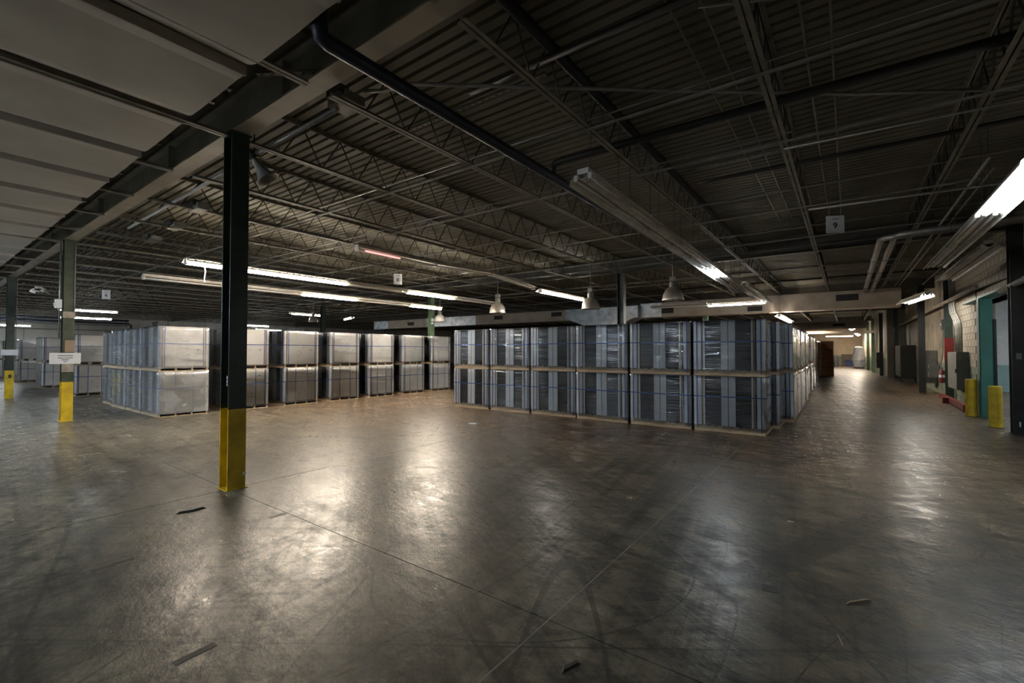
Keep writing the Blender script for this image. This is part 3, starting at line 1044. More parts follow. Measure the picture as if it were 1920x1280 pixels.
# long row above the right-hand aisle between camera and front row
seg = []
ycur = 4.66
zz = [3.66, 3.63, 3.60, 3.58, 3.56, 3.52, 3.49, 3.47, 3.36]
for k in range(8):
    seg.append((ycur, zz[k], ycur + 1.22, zz[k + 1], k == 5))
    ycur += 1.22
chain(wide_fixture, -2.42, seg, lambda i, l: 'lit fixture in the long sloping row over the front row' if l else ORD[i] + ' section from the near end of the long unlit row over the floor')
chain(wide_fixture, -2.40, [(14.8, 3.62, 17.1, 3.62, False), (17.1, 3.62, 19.4, 3.55, False)], lambda i, l: ['near', 'far'][i] + ' fixture of the short unlit row in front of the duct')
strip_fixture((-3.5, 19.75, 3.53), 2.1, True, 'lit strip running level in front of the beige duct', rz=R(90), tube=M_NEUT)
strip_fixture((-5.7, 19.6, 3.56), 2.3, False, 'unlit strip left of the level lit strip by the duct', rz=R(90))
chain(strip_fixture, -2.35, [(22.9, 3.2, 25.3, 3.2, True), (25.3, 3.2, 27.8, 3.2, True)], lambda i, l: ['near', 'far'][i] + ' lit strip above the stacks along the aisle', tube=M_WARM)
# centre
strip_fixture((-8.05, 14.0, 3.62), 3.0, True, 'short bright strip left of the right bell lamp', tube=M_NEUT)
chain(strip_fixture, -8.7, [(6.03, 3.93, 8.4, 3.92, False), (8.4, 3.92, 10.7, 4.0, False), (10.7, 4.0, 13.1, 3.83, False)],
      lambda i, l: ['unlit strip with one pink glowing tube', 'middle unlit strip of the sagging centre row', 'far unlit strip of the sagging centre row'][i])
pk = [o for o in bpy.data.objects if o.get('label', '') == 'unlit strip with one pink glowing tube'][0]
tb = [c for c in pk.children if c.name.startswith('tube')][1]
MB().tube([(0.045, -1.0, -0.024), (0.045, 0.0, -0.024)], 0.0205, 8).build('glowing_tube', M_PINK, pk, smooth=True)
# long lit row over the white carton row
chain(strip_fixture, -11.05, [(3.56, 3.51, 5.5, 3.51, True), (5.5, 3.51, 7.38, 3.51, True), (7.38, 3.51, 9.45, 3.51, False), (9.45, 3.51, 11.6, 3.51, True), (11.6, 3.51, 14.0, 3.5, False)],
      lambda i, l: ['nearest lit strip of the long row over the white cartons', 'second lit strip of the long row over the white cartons', 'unlit strip in the middle of the row over the white cartons', 'far lit strip of the row over the white cartons', 'unlit strip at the far end of the row over the white cartons'][i], tube=M_WARM)
MB().tube([(-11.06, 3.92, 3.5), (-11.04, 3.94, 3.36), (-11.07, 3.93, 3.2), (-11.06, 3.93, 3.13)], 0.012, 6).build('loose_wire', M_SIGN)
tag(bpy.data.objects['loose_wire'], 'white wire dangling from the nearest lit strip', 'wire')
chain(strip_fixture, -13.5, [(3.5, 3.42, 5.4, 3.42, False), (5.4, 3.42, 7.4, 3.42, False), (7.4, 3.42, 9.4, 3.42, True), (9.4, 3.42, 11.7, 3.42, False), (11.7, 3.42, 13.4, 3.42, True)],
      lambda i, l: ['near unlit strip of the lower row on the left', 'second unlit strip of the lower row on the left', 'lit strip in the middle of the lower row on the left', 'third unlit strip of the lower row on the left', 'far lit strip of the lower row beside the pale green column'][i], tube=M_WARM)
# far left and far behind
strip_fixture((-33.2, 6.3, 3.86), 2.4, True, 'bright cool strip right of the column with the white notice', tube=M_COOL)
strip_fixture((-38.0, 7.1, 3.72), 2.4, True, 'dimmer second strip under the bright far left strip', tube=M_COOL)
strip_fixture((-43.5, 4.2, 3.35), 2.4, True, 'lit strip against the left wall at the frame edge', tube=M_COOL)
strip_fixture((-26.0, 14.6, 3.86), 1.9, True, 'small lit strip far behind the white carton row', tube=M_NEUT)
strip_fixture((-26.8, 18.0, 3.85), 1.9, True, 'tilted lit strip beside the bell lamp far behind', tube=M_NEUT, rz=R(70))
strip_fixture((-36.0, 16.0, 3.6), 2.4, True, 'lit strip over the far machines behind the white carton row', tube=M_COOL)
strip_fixture((-42.0, 20.0, 3.6), 2.4, True, 'farthest lit strip over the far left machines', tube=M_COOL)
wide_fixture((-20.4, 2.72, 3.56), 2.4, False, 'unlit tilted fixture between the two left columns', rz=R(80), tilt=R(4))
# strips of the bay behind the camera
for X, Y, lab in ((-6.5, -4.5, 'nearest'), (-11.0, -4.5, 'second'), (-15.5, -2.0, 'third'), (-20.0, -2.0, 'fourth'), (-26.5, -3.0, 'farthest')):
    strip_fixture((X, Y, 3.5), 2.44, True, lab + ' lit strip under the white lining behind the viewpoint', tube=M_COOL2, hang=0.73, rz=R(90))
# aisle far end
strip_fixture((0.35, 42.0, 3.3), 2.4, True, 'lit strip far down the aisle', tube=M_NEUT)
strip_fixture((0.75, 52.0, 3.3), 2.4, True, 'lit strip near the end of the aisle', tube=M_WARM)
strip_fixture((1.0, 57.5, 3.3), 2.4, True, 'last lit strip at the end of the aisle', tube=M_WARM)
strip_fixture((-0.6, 60.0, 3.3), 2.4, True, 'lit strip before the beige end wall', tube=M_WARM, rz=R(90))
strip_fixture((-2.6, 44.0, 3.5), 2.4, True, 'lit strip at the left of the aisle beyond the orange crate', tube=M_WARM, rz=R(90))
# room beyond the door
strip_fixture((5.6, 21.5, 3.6), 2.4, True, 'far lit strip inside the room beyond the teal doorway', tube=emit('side_room_tube', (0.86, 0.94, 1.0), TUBE * 1.3), hang=0.29)
strip_fixture((5.0, 15.0, 2.75), 2.4, True, 'near lit strip inside the room beyond the teal doorway', tube=emit('side_room_tube_dim', (0.86, 0.94, 1.0), TUBE * 0.55), hang=1.14)

# bell shaped high bay lamps
def bell(loc, label, dia=0.6, m=None, tilt=0.0):
    r = empty('bell_lamp', loc)
    r.rotation_euler = (tilt, 0, 0)
    tag(r, label, 'lamp', 'bell lamps')
    k = dia / 0.6
    MB().lathe([(0.30 * k, 0.0), (0.295 * k, 0.05 * k), (0.27 * k, 0.18 * k), (0.21 * k, 0.30 * k), (0.12 * k, 0.37 * k), (0.09 * k, 0.38 * k)], 24).build('shade', m or M_ALU, r, smooth=True)
    MB().lathe([(0.306 * k, -0.005), (0.306 * k, 0.018), (0.294 * k, 0.018), (0.294 * k, -0.005)], 24).build('rim', M_ALU, r)
    MB().lathe([(0.10 * k, 0.37 * k), (0.10 * k, 0.52 * k), (0.07 * k, 0.55 * k), (0.0, 0.55 * k)], 14).build('ballast', M_CONDP, r)
    MB().box((0, 0, 0.62 * k), (0.16 * k, 0.12 * k, 0.12 * k)).build('junction_box', M_CONDP, r)
    MB().tube([(0, 0, 0.55 * k), (0, 0, ZD - loc[2])], 0.012, 6).build('stem', M_COND, r)
    return r
bell((-10.2, 13.0, 3.05), 'middle bell lamp hanging left of the short bright strip')
bell((-6.75, 13.55, 3.05), 'shiny bell lamp hanging beside the dark column over the front row')
bell((-4.06, 13.45, 3.15), 'dark bell lamp right of the dark column over the front row')
bell((-14.72, 14.55, 3.0), 'white lit bell lamp at the pale green column', 0.5, M_FIX)
bell((-24.7, 14.3, 3.35), 'small bell lamp far behind the white carton row', 0.5)

# horn loudspeaker by the nearest column
hs = empty('horn_speaker', (-6.36, 2.82, 4.22))
tag(hs, 'grey horn loudspeaker hanging beside the nearest column', 'speaker')
Mh = Vector((0.33, 0.44, -0.83)).to_track_quat('Z', 'Y').to_matrix().to_4x4()
MB().lathe([(0.03, -0.02), (0.04, 0.05), (0.06, 0.13), (0.085, 0.21), (0.125, 0.28), (0.155, 0.305), (0.15, 0.305), (0.115, 0.275), (0.075, 0.2), (0.025, 0.03)], 24, Mh).build('horn', mat('grey_horn', (0.30, 0.29, 0.28), 0.4, 0.3, 0.1), hs, smooth=True)
MB().lathe([(0.0, -0.13), (0.05, -0.13), (0.055, -0.02), (0.03, 0.0)], 16, Mh).build('driver', M_DARK, hs, smooth=True)
MB().b(-0.012, 0.012, -0.07, 0.07, 0.05, 0.075).tube([(0, 0, 0.06), (0, 0, ZD - 4.22)], 0.01, 6).build('bracket', M_DARK, hs)
MB().tube([(0.03, 0.05, 0.02), (0.12, 0.08, -0.02), (0.28, 0.14, 0.0), (0.36, 0.16, 0.12), (0.3, 0.1, 0.25)], 0.005, 5).build('cable', M_DARK, hs)

# ================================================================== SIGNS
def sign(loc, num, rz, label, w=0.285, h=0.30, flip=0, tiltz=0):
    r = empty('hanging_sign', loc, rz)
    tag(r, label, 'sign', 'numbered hanging signs')
    MB().b(-w / 2, w / 2, -0.002, 0.002, 0, h).build('card', M_SIGN, r)
    Mt = Matrix.Rotation(R(90), 4, 'X')
    text_mesh(num, h * 0.46, M_INK, 'numeral', r, Matrix.Translation((0, -0.003, h * 0.42)) @ Mt)
    # illegible small heading line: a row of short dark strokes
    mb = MB()
    for k in range(5):
        mb.b(-0.048 + k * 0.021, -0.034 + k * 0.021, -0.0035, -0.002, h * 0.79, h * 0.79 + 0.016)
    mb.build('heading_line', mat('faded_ink', (0.05, 0.07, 0.09), 0.7), r)
    mb = MB()
    for sx in (-0.3, 0.3):
        mb.tube([(sx * w, 0, h), (sx * w + 0.04, 0, ZD - loc[2])], 0.003, 4)
    mb.build('hanging_wire', M_COND, r)
    return r
sign((-0.13, 9.62, 3.70), '9', R(26), 'white hanging sign reading 9 over the right-hand floor')
sign((-11.5, 9.5, 3.79), '8', R(58), 'white hanging sign reading 8 over the white carton row', 0.26, 0.34)
sign((-23.5, 4.95, 3.72), '6', R(62), 'white hanging sign reading 6 right of the column with the white notice', 0.26, 0.36)

# ================================================================== CEILING PIPES AND CONDUITS
def pipe(name, pts, r, m, label, cat='pipe', group='ceiling pipes', n=10, fits=()):
    root = empty(name, pts[0])
    P0 = Vector(pts[0])
    MB().tube([Vector(p) - P0 for p in pts], r, n).build('run', m, root, smooth=True)
    for f in fits:
        f = Vector(f) - P0
        d = (Vector(pts[1]) - Vector(pts[0])).normalized()
        MB().tube([f - d * r * 0.9, f + d * r * 0.9], r * 1.28, n).build('coupling', m, root, smooth=True)
    tag(root, label, cat, group)
    return root
pipe('sprinkler_main', [(-3.38, 1.985, 4.75), (-3.38, 1.985, 4.24), (-3.38, 2.0, 4.19), (-3.38, 2.06, 4.17), (-3.38, 23.0, 4.13)], 0.066, M_BLUE, 'thick navy blue pipe crossing the ceiling from the lining into the distance', n=12, fits=[])
pipe('sprinkler_branch', [(-1.9, 7.75, 4.40), (2.6, 7.85, 4.40)], 0.03, M_BLACK, 'black pipe crossing the right ceiling beyond the heavy dark pipe', n=8)
pipe('black_pipe', [(-2.27, 2.7, 4.60), (-2.27, 24.0, 4.55)], 0.055, M_BLACK, 'thick black pipe along the joist right of the navy pipe', fits=[(-2.27, 7.0, 4.59)])
pipe('black_cross_pipe', [(-3.3, 3.72, 4.50), (2.7, 3.79, 4.50)], 0.035, M_BLACK, 'black pipe crossing the ceiling at the top of the view')
pipe('dark_cross_beam', [(-3.38, 5.6, 4.22), (-3.38, 5.6, 4.31), (-3.34, 5.6, 4.36), (-3.22, 5.6, 4.37), (2.8, 5.72, 4.37)], 0.05, M_BLACK, 'heavy dark pipe rising from the navy pipe and crossing the upper right ceiling', fits=[])
pipe('cross_conduit', [(-9.0, 4.68, 4.33), (2.7, 4.76, 4.33)], 0.010, M_COND, 'bright thin conduit crossing the ceiling below the joists', 'conduit', n=6)
pipe('cross_conduit', [(-16.0, 6.34, 4.33), (-0.5, 6.44, 4.33)], 0.011, M_COND, 'bright conduit crossing the middle of the ceiling', 'conduit', n=6)
pipe('cross_conduit', [(-22.0, 8.75, 4.33), (2.0, 8.75, 4.33)], 0.018, M_CONDP, 'pale conduit crossing beyond the bright middle conduit', 'conduit', n=6)
pipe('cross_conduit', [(-26.0, 11.5, 4.33), (2.6, 11.5, 4.33)], 0.02, M_COND, 'conduit crossing the ceiling above the front row', 'conduit', n=6)
pipe('cross_conduit', [(-30.0, 13.7, 4.33), (2.6, 13.7, 4.33)], 0.025, M_CONDP, 'wide pale conduit before the second girder', 'conduit', n=6)
pipe('cross_pipe', [(-30.0, 17.1, 4.33), (2.6, 17.1, 4.33)], 0.03, M_CONDP, 'pale pipe crossing behind the second girder', n=8)
pipe('cross_pipe', [(-30.0, 20.0, 4.33), (2.6, 20.0, 4.33)], 0.03, M_BLACK, 'dark pipe crossing in front of the long duct', n=8)
pipe('bent_conduit', [(-4.15, 2.95, 4.45), (-3.95, 3.05, 4.43), (-3.6, 3.15, 4.43), (-1.36, 4.95, 4.43), (0.1, 6.1, 4.43), (1.5, 7.0, 4.43)], 0.02, M_COND, 'bent conduit running diagonally right from the grey junction box', 'conduit', n=8)
pipe('box_conduit', [(-4.5, 2.86, 4.33), (-12.5, 2.98, 4.33)], 0.028, M_COND, 'light conduit running left from the grey junction box', 'conduit', n=8)
pipe('diagonal_rod', [(-0.95, 3.9, 4.5), (1.9, 5.3, 4.45)], 0.012, M_CONDP, 'thin diagonal rod at the upper right ceiling', 'rod', n=6)
for k, (X, lab) in enumerate(((-1.25, 'leftmost'), (-1.0, 'second'), (-0.30, 'third'), (-0.08, 'rightmost'))):
    pipe('deck_conduit', [(X, 3.0, 4.74), (X + 0.02, 12.5, 4.74)], 0.011, M_CONDP, lab + ' of four thin conduits along the upper right roof deck', 'conduit', 'conduits along the deck', n=6)
# joist bottom chord light channel with black slot is the joist itself; extra strut channel over the right side
for X, y0, y1, lab in ((0.62, 12.4, 23.2, 'left'), (0.84, 12.2, 23.2, 'right')):
    o = pipe('large_conduit', [(X, y1, 4.06), (X, y0 + 0.25, 4.06), (X + 0.08, y0 + 0.06, 4.06), (X + 0.25, y0, 4.06), (2.9, y0 - 0.25, 4.06)], 0.062, M_COND, lab + ' of two large bent conduits running to the duct', 'conduit', 'large bent conduits', n=12, fits=[(X, 15.2, 4.06), (X, 17.4, 4.06), (X, 19.5, 4.06), (X, 21.5, 4.06)])
for k, (X, z, y0, y1, lab) in enumerate(((1.55, 4.2, 8.5, 23, 'left'), (1.68, 4.21, 9.0, 23, 'middle'), (2.35, 4.19, 9.5, 23, 'right'))):
    pipe('wall_side_conduit', [(X, y0, z), (X, y1, z)], 0.022, M_CONDP, lab + ' of three conduits above the right-hand fixtures', 'conduit', 'conduits above the right-hand fixtures', n=6)
pipe('cross_conduit', [(-0.5, 9.4, 4.12), (2.9, 9.6, 4.1)], 0.02, M_COND, 'conduit crossing toward the bright right-hand fixture', 'conduit', n=6)
pipe('cross_conduit', [(-0.6, 6.6, 4.2), (2.9, 6.85, 4.2)], 0.012, M_COND, 'thin bright conduit crossing at the right above sign nine', 'conduit', n=6)
# perforated strut channels under the deck
def strut(p0, p1, label):
    r = empty('strut_channel', p0)
    d = Vector(p1) - Vector(p0)
    MB().bar((0, 0, 0), d, 0.05, 0.03).build('channel', M_CONDP, r)
    mb = MB()
    n = int(d.length / 0.1)
    for i in range(n):
        c = d * ((i + 0.5) / n)
        mb.box((c.x, c.y, c.z - 0.0155), (0.045, 0.014, 0.002), None)
    mb.build('slots', M_VENT, r)
    tag(r, label, 'channel', 'slotted strut channels')
strut((-5.2, 4.05, 4.62), (-2.55, 4.08, 4.62), 'slotted strut channel behind the navy pipe')
strut((-4.7, 2.1, 4.42), (-3.9, 2.62, 4.42), 'short slotted channel at the girder left of the navy pipe')
strut((-1.9, 7.6, 4.60), (0.3, 7.65, 4.60), 'slotted channel under the deck left of sign nine')
# joist mounted boxes on the left
def jbox(loc, label, d=(0.34, 0.24, 0.10)):
    r = empty('junction_box', loc)
    MB().box((0, 0, 0), d).build('box_body', M_CONDP, r)
    MB().box((0.02, -d[1] * 0.5, d[2] * 0.5), (d[0] * 0.7, 0.12, 0.09)).build('bracket', M_DARK, r)
    MB().box((0.0, 0.0, -d[2] / 2 - 0.004), (d[0] * 0.94, d[1] * 0.9, 0.008)).build('cover_plate', M_JOIST, r)
    tag(r, label, 'box', 'ceiling junction boxes')
jbox((-4.42, 2.92, 4.40), 'large grey junction box above the horn loudspeaker')
jbox((-9.6, 3.3, 4.30), 'grey junction box left of the nearest column', (0.45, 0.2, 0.1))
jbox((-11.4, 3.5, 4.30), 'grey junction box second left of the nearest column', (0.5, 0.2, 0.08))
jbox((-13.2, 3.6, 4.30), 'grey junction box above the column with the white notice', (0.6, 0.2, 0.08))
# navy pipes by the far left wall
for k, (z, lab) in enumerate(((4.0, 'upper'), (3.78, 'middle'), (3.60, 'lower'))):
    pipe('wall_pipe', [(-44, 2.0, z), (-44, 10.6, z - 0.02)] + ([(-44, 10.75, z - 0.1), (-44, 10.75, z - 0.9)] if k == 1 else []), 0.07 if k < 2 else 0.03, M_BLUE if k < 2 else M_COND, lab + ' of the long pipes along the far left wall', group='far left wall pipes', n=8)
# pipe along the right wall
pipe('wall_side_pipe', [(2.78, 17.0, 3.36), (2.78, 38.3, 3.34)], 0.06, M_DUCT, 'beige pipe along the right wall', n=10, fits=[(2.78, 25.0, 3.35), (2.78, 31.0, 3.345)])
pipe('door_head_channel', [(2.72, 12.2, 3.03), (2.72, 14.3, 2.97)], 0.07, M_CONDP, 'pale channel at the right edge beside the black column', n=4)
pipe('door_brace', [(2.70, 16.3, 2.75), (2.70, 16.5, 3.2), (2.75, 13.9, 3.2)], 0.02, M_DARK, 'thin dark bracket above the teal door frame', n=5)

# ================================================================== DUCTS
def duct(y0, y1, z0, z1, joints, mats, vents, label, name='air_duct'):
    r = empty(name, (joints[0], y0, z0))
    P = Vector((joints[0], y0, z0))
    for i in range(len(joints) - 1):
        a, c = joints[i], joints[i + 1]
        mb = MB()
        mb.b(a - P.x, c - P.x + 0.01, 0, y1 - y0, 0, z1 - z0)
        s = mb.build('duct_section', mats[i % len(mats)], r)
        mb = MB()
        x = c - P.x
        for dz in (-0.012, z1 - z0):
            mb.b(x - 0.015, x + 0.015, -0.012, y1 - y0, dz, dz + 0.012)
        mb.b(x - 0.015, x + 0.015, -0.012, 0, 0, z1 - z0)
        mb.build('seam_flange', mats[i % len(mats)], s)
        # folded stiffening rib across the front
        MB().b(min(a, c) - P.x + 0.2, max(a, c) - P.x - 0.2, -0.006, 0, (z1 - z0) * 0.5, (z1 - z0) * 0.5 + 0.01).build('stiffening_fold', mats[i % len(mats)], s)
    for (x, w, za, zb) in vents:
        v = MB().b(x - w / 2 - P.x, x + w / 2 - P.x, -0.014, -0.004, za - z0, zb - z0).build('vent', M_VENT, r)
        mb = MB()
        mb.b(x - w / 2 - 0.03 - P.x, x + w / 2 + 0.03 - P.x, -0.022, -0.004, zb - z0, zb - z0 + 0.03)
        mb.b(x - w / 2 - 0.03 - P.x, x + w / 2 + 0.03 - P.x, -0.022, -0.004, za - z0 - 0.03, za - z0)
        mb.b(x - w / 2 - 0.03 - P.x, x - w / 2 - P.x, -0.022, -0.004, za - z0, zb - z0)
        mb.b(x + w / 2 - P.x, x + w / 2 + 0.03 - P.x, -0.022, -0.004, za - z0, zb - z0)
        mb.build('vent_frame', M_DUCT, v)
    tag(r, label, 'duct', 'ceiling ducts')
    return r
jn = [1.75, -0.6, -3.0, -5.4, -7.6, -8.7]
duct(23.3, 24.2, 3.43, 4.16, jn, [M_DUCT, M_DUCT, M_DUCT, M_DUCT, M_GALV], [(0.05, 0.75, 3.75, 4.02), (-3.35, 0.6, 3.5, 3.72), (-7.3, 0.6, 3.6, 3.9)], 'long beige duct in front of the aisle ceiling, right part')
jn = [-8.73, -11.0, -13.0, -15.4, -17.8, -19.8, -22.0, -24.5, -27.0, -28.8, -30.6]
dl = duct(22.9, 23.8, 3.43, 4.05, jn, [M_GALV, M_GALV, M_DUCT, M_DUCT, M_DUCT, M_GALV, M_GALV, M_DUCT, M_DUCT, M_GALV], [(-13.6, 0.7, 3.7, 3.95), (-17.9, 0.7, 3.7, 3.95), (-26.2, 0.7, 3.6, 3.85)], 'long beige and galvanised duct behind the stacks, left part')
# sloping boot under the duct near the dark column
mb = MB()
n0 = len(mb.v)
for yy in (22.7, 23.9):
    for (x, z) in ((-12.6, 3.43), (-11.6, 3.05), (-9.6, 3.05), (-8.8, 3.43)):
        mb.v.append((x + 8.7, yy - 22.9, z - 3.43))
mb.f += [(0, 1, 2, 3), (7, 6, 5, 4), (0, 4, 5, 1), (1, 5, 6, 2), (2, 6, 7, 3), (3, 7, 4, 0)]
mb.build('sloping_boot', M_GALV, dl)
duct(38.9, 39.7, 3.25, 3.75, [1.2, -1.0, -3.2, -5.5], [M_DUCT], [(-0.4, 0.7, 3.4, 3.6)], 'second beige duct crossing the aisle further back')
d3 = [o for o in bpy.data.objects if o.get('label', '').startswith('second beige duct')][0]
for x in (0.9, -2.0, -5.0):
    MB().b(x - 1.2 - 0.02, x - 1.2 + 0.02, 0.38, 0.42, 0.5, ZD - 3.25).build('hanger', M_DARK, d3)
MB().b(-5.5, 2.0, 44.5, 45.6, 3.1, 3.3).build('cross_beam', M_DUCT)
tag(bpy.data.objects['cross_beam'], 'pale beam crossing the far aisle', 'beam')

# ================================================================== RIGHT WALL OBJECTS
def bollard(loc, label, r=0.115, h=0.93):
    o = empty('bollard', loc)
    tag(o, label, 'bollard', 'yellow bollards')
    MB().lathe([(r, 0), (r, h - 0.02), (r - 0.012, h), (0.0, h + 0.004)], 20).build('post', M_YEL, o, smooth=False)
    MB().lathe([(r + 0.02, 0.0), (r + 0.02, 0.012), (r, 0.013)], 20).build('foot_ring', M_DARK, o)
    return o
b1 = bollard((2.55, 16.3, 0), 'bright yellow bollard left of the teal door frame', 0.115, 0.95)
MB().b(-0.118, -0.113, -0.03, -0.005, 0.32, 0.42).build('rust_mark', M_RED, b1)
bollard((2.60, 14.25, 0), 'darker yellow bollard in front of the doorway', 0.11, 0.90)
bollard((3.9, 18.2, 0), 'yellow bollard inside the room beyond the doorway', 0.1, 1.0)
# low red guard rail on the floor
gr = empty('floor_guard', (2.62, 17.3, 0))
tag(gr, 'low red steel guard lying on the floor behind the bright bollard', 'guard rail')
MB().bar((0.0, 0.0, 0.12), (0.06, 4.6, 0.10), 0.12, 0.14).build('beam', M_RED, gr)
MB().b(-0.09, 0.09, -0.05, 0.12, 0, 0.2).b(-0.16, 0.02, 2.6, 2.8, 0, 0.18).build('foot_block', M_RED, gr)
MB().bar((-0.12, 2.7, 0.1), (0.05, 4.6, 0.12), 0.03, 0.04).build('brace', M_RED, gr)
# grey electrical cabinet with conduits
def cabinet(loc, d, label, m=M_GREY, doors=1, name='electrical_cabinet'):
    o = empty(name, loc)
    tag(o, label, 'cabinet', 'wall cabinets')
    x, y, z = d
    MB().b(-x / 2, x / 2, -y / 2, y / 2, 0, z).build('body', m, o)
    for k in range(doors):
        w = y / doors
        dr = MB().b(-x / 2 - 0.018, -x / 2, -y / 2 + k * w + 0.015, -y / 2 + (k + 1) * w - 0.015, 0.02, z - 0.02).build('door', m, o)
        MB().b(-x / 2 - 0.04, -x / 2 - 0.018, -y / 2 + k * w + 0.05, -y / 2 + k * w + 0.08, z * 0.45, z * 0.45 + 0.12).build('handle', M_DARK, dr)
    return o
cabinet((2.86, 20.1, 0.47), (0.26, 1.5, 1.17), 'grey electrical cabinet under four conduits on the right wall')
for k in range(4):
    y = 19.5 + k * 0.28
    pipe('riser_conduit', [(2.86, y, 1.64), (2.86, y, 2.42), (2.86, y + 0.15, 2.6), (2.86, y + 0.9, 2.95), (2.86, y + 1.0, 3.15), (2.86, y + 1.0, 4.6)], 0.028, M_CONDP,
         ORD[k] + ' from the right of four conduits rising from the grey cabinet', 'conduit', 'conduits over the grey cabinet', n=8)
cabinet((2.80, 25.7, 0.35), (0.35, 0.8, 1.35), 'tall grey switch cabinet left of the fire extinguisher')
cabinet((2.84, 24.95, 0.62), (0.3, 0.35, 0.5), 'small grey switch box in front of the tall switch cabinet')
tr_ = cabinet((2.68, 33.9, 0.25), (0.6, 3.0, 1.75), 'big black wall transformer with ribbed grey front', mat('black_enamel', (0.012, 0.012, 0.013), 0.6), 1, 'transformer_cabinet')
mb = MB()
for k in range(14):
    y = -1.4 + k * 0.21
    mb.b(-0.345, -0.328, y, y + 0.1, 0.04, 1.7)
mb.build('cooling_ribs', M_GREY, tr_)
MB().b(-0.25, 0.25, -1.4, -1.2, -0.25, 0).b(-0.25, 0.25, 1.2, 1.4, -0.25, 0).build('feet', M_DARK, tr_)
cabinet((2.86, 38.0, 0.3), (0.25, 0.8, 1.35), 'grey panel beyond the transformer on the right wall')
cabinet((1.86, 41.4, 0.5), (0.3, 0.9, 1.1), 'dark box behind the black column where the aisle narrows', M_DARK)
# fire extinguisher
fe = empty('fire_extinguisher', (2.88, 23.35, 0.48))
tag(fe, 'red fire extinguisher hung on the right wall', 'extinguisher')
MB().lathe([(0.0, 0.0), (0.085, 0.0), (0.09, 0.03), (0.09, 0.40), (0.07, 0.46), (0.03, 0.49), (0.03, 0.52), (0.0, 0.52)], 16).build('cylinder', M_RED, fe, smooth=True)
MB().lathe([(0.0915, 0.2), (0.0915, 0.3)], 16).build('label_band', M_SIGN, fe)
MB().b(-0.02, 0.02, -0.08, 0.05, 0.52, 0.56).b(-0.015, 0.015, -0.1, 0.06, 0.58, 0.6).build('valve', M_DARK, fe)
MB().tube([(0, -0.06, 0.54), (-0.02, -0.12, 0.45), (-0.02, -0.11, 0.15)], 0.012, 6).build('hose', M_DARK, fe)
# wall box with wires
wb = empty('wall_bell_box', (2.92, 22.95, 2.45))
tag(wb, 'small black box with hanging wires above the fire extinguisher', 'box')
MB().b(-0.08, 0.07, -0.12, 0.12, 0, 0.38).build('case', M_DARK, wb)
MB().lathe([(0, 0), (0.04, 0.01), (0.045, 0.03), (0, 0.035)], 10, Matrix.Translation((-0.08, 0.0, 0.2)) @ Matrix.Rotation(R(-90), 4, 'Y')).build('lens', M_SIGN, wb)
MB().tube([(0, 0.3, 0.3), (0.02, 0.5, -0.3), (0.03, 0.7, -0.9), (0.03, 1.1, -1.25)], 0.012, 5).build('cable', M_DARK, wb)
MB().tube([(0.03, 0.25, 0.6), (0.03, 0.28, -1.0)], 0.012, 5).tube([(0.03, 0.05, 0), (0.03, 0.02, -1.0)], 0.01, 5).build('drop_wires', M_DARK, wb)
pipe('wall_rod', [(2.93, 21.8, 1.42), (2.93, 23.6, 1.42)], 0.014, M_RED, 'thin red rod across the right wall above the extinguisher', 'rod', n=6)

# ================================================================== AISLE END
cr = empty('wooden_crate', (-1.15, 31.0 + 6.4, 0))
tag(cr, 'tall orange wooden crate beside the aisle stacks', 'crate')
for k in range(4):
    MB().b(-0.42, 0.42, -0.5, -0.46, 0.05 + k * 0.58, 0.05 + k * 0.58 + 0.55).build('board', M_ORNG, cr)
MB().b(-0.44, 0.44, -0.46, 0.9, 0, 2.36).build('crate_body', mat('dark_brown_wood', (0.10, 0.055, 0.03), 0.6), cr)
sh = tag(MB().b(-0.5, 0.7, YE - 0.09, YE - 0.02, 0, 1.35).build('dock_door', mat('dark_shutter', (0.10, 0.085, 0.065), 0.6)), 'dark roller door at the end of the aisle', 'door')
mb = MB()
for k in range(9):
    mb.b(-0.48, 0.68, YE - 0.11, YE - 0.09, 0.05 + k * 0.14, 0.05 + k * 0.14 + 0.1)
mb.build('shutter_slats', mat('dark_shutter2', (0.13, 0.11, 0.08), 0.6), sh)
bb = empty('blue_bin', (0.25, 63.0, 0))
tag(bb, 'low blue bin in front of the dark roller door', 'bin')
MB().lathe([(0.30, 0.0), (0.38, 0.7), (0.40, 0.72), (0.37, 0.72), (0.29, 0.03)], 4, Matrix.Rotation(R(45), 4, 'Z') @ Matrix.Scale(1.5, 4, (1, -1, 0))).build('tub', M_BLUEBIN, bb)
MB().b(-0.45, 0.45, -0.45, 0.45, 0.68, 0.74).build('lid', M_BLUEBIN, bb)
for X, lab in ((-1.68, 'left'), (-1.0, 'right')):
    rk = empty('drum', (X, 61.5, 0))
    tag(rk, lab + ' of two dark drums at the left end of the aisle', 'drum', 'dark drums')
    MB().lathe([(0.0, 0.0), (0.28, 0.0), (0.29, 0.02), (0.28, 0.06), (0.28, 0.5), (0.295, 0.52), (0.28, 0.54), (0.28, 1.2), (0.29, 1.22), (0.28, 1.25), (0.0, 1.25)], 16).build('shell', M_DARK, rk)
    MB().lathe([(0.04, 1.25), (0.04, 1.28), (0.0, 1.28)], 8).build('bung', M_GREY, rk)
wb2 = empty('wrapped_bundle', (0.98, 56.5, 0))
tag(wb2, 'tall white plastic covered bundle at the right of the aisle end', 'bundle')
mb = MB()
rnd = random.Random(5)
prof = [(0.38, 0.12), (0.48, 0.5), (0.58, 0.85), (0.5, 1.2), (0.42, 1.6), (0.36, 2.05), (0.2, 2.15), (0.0, 2.17)]
n = 14
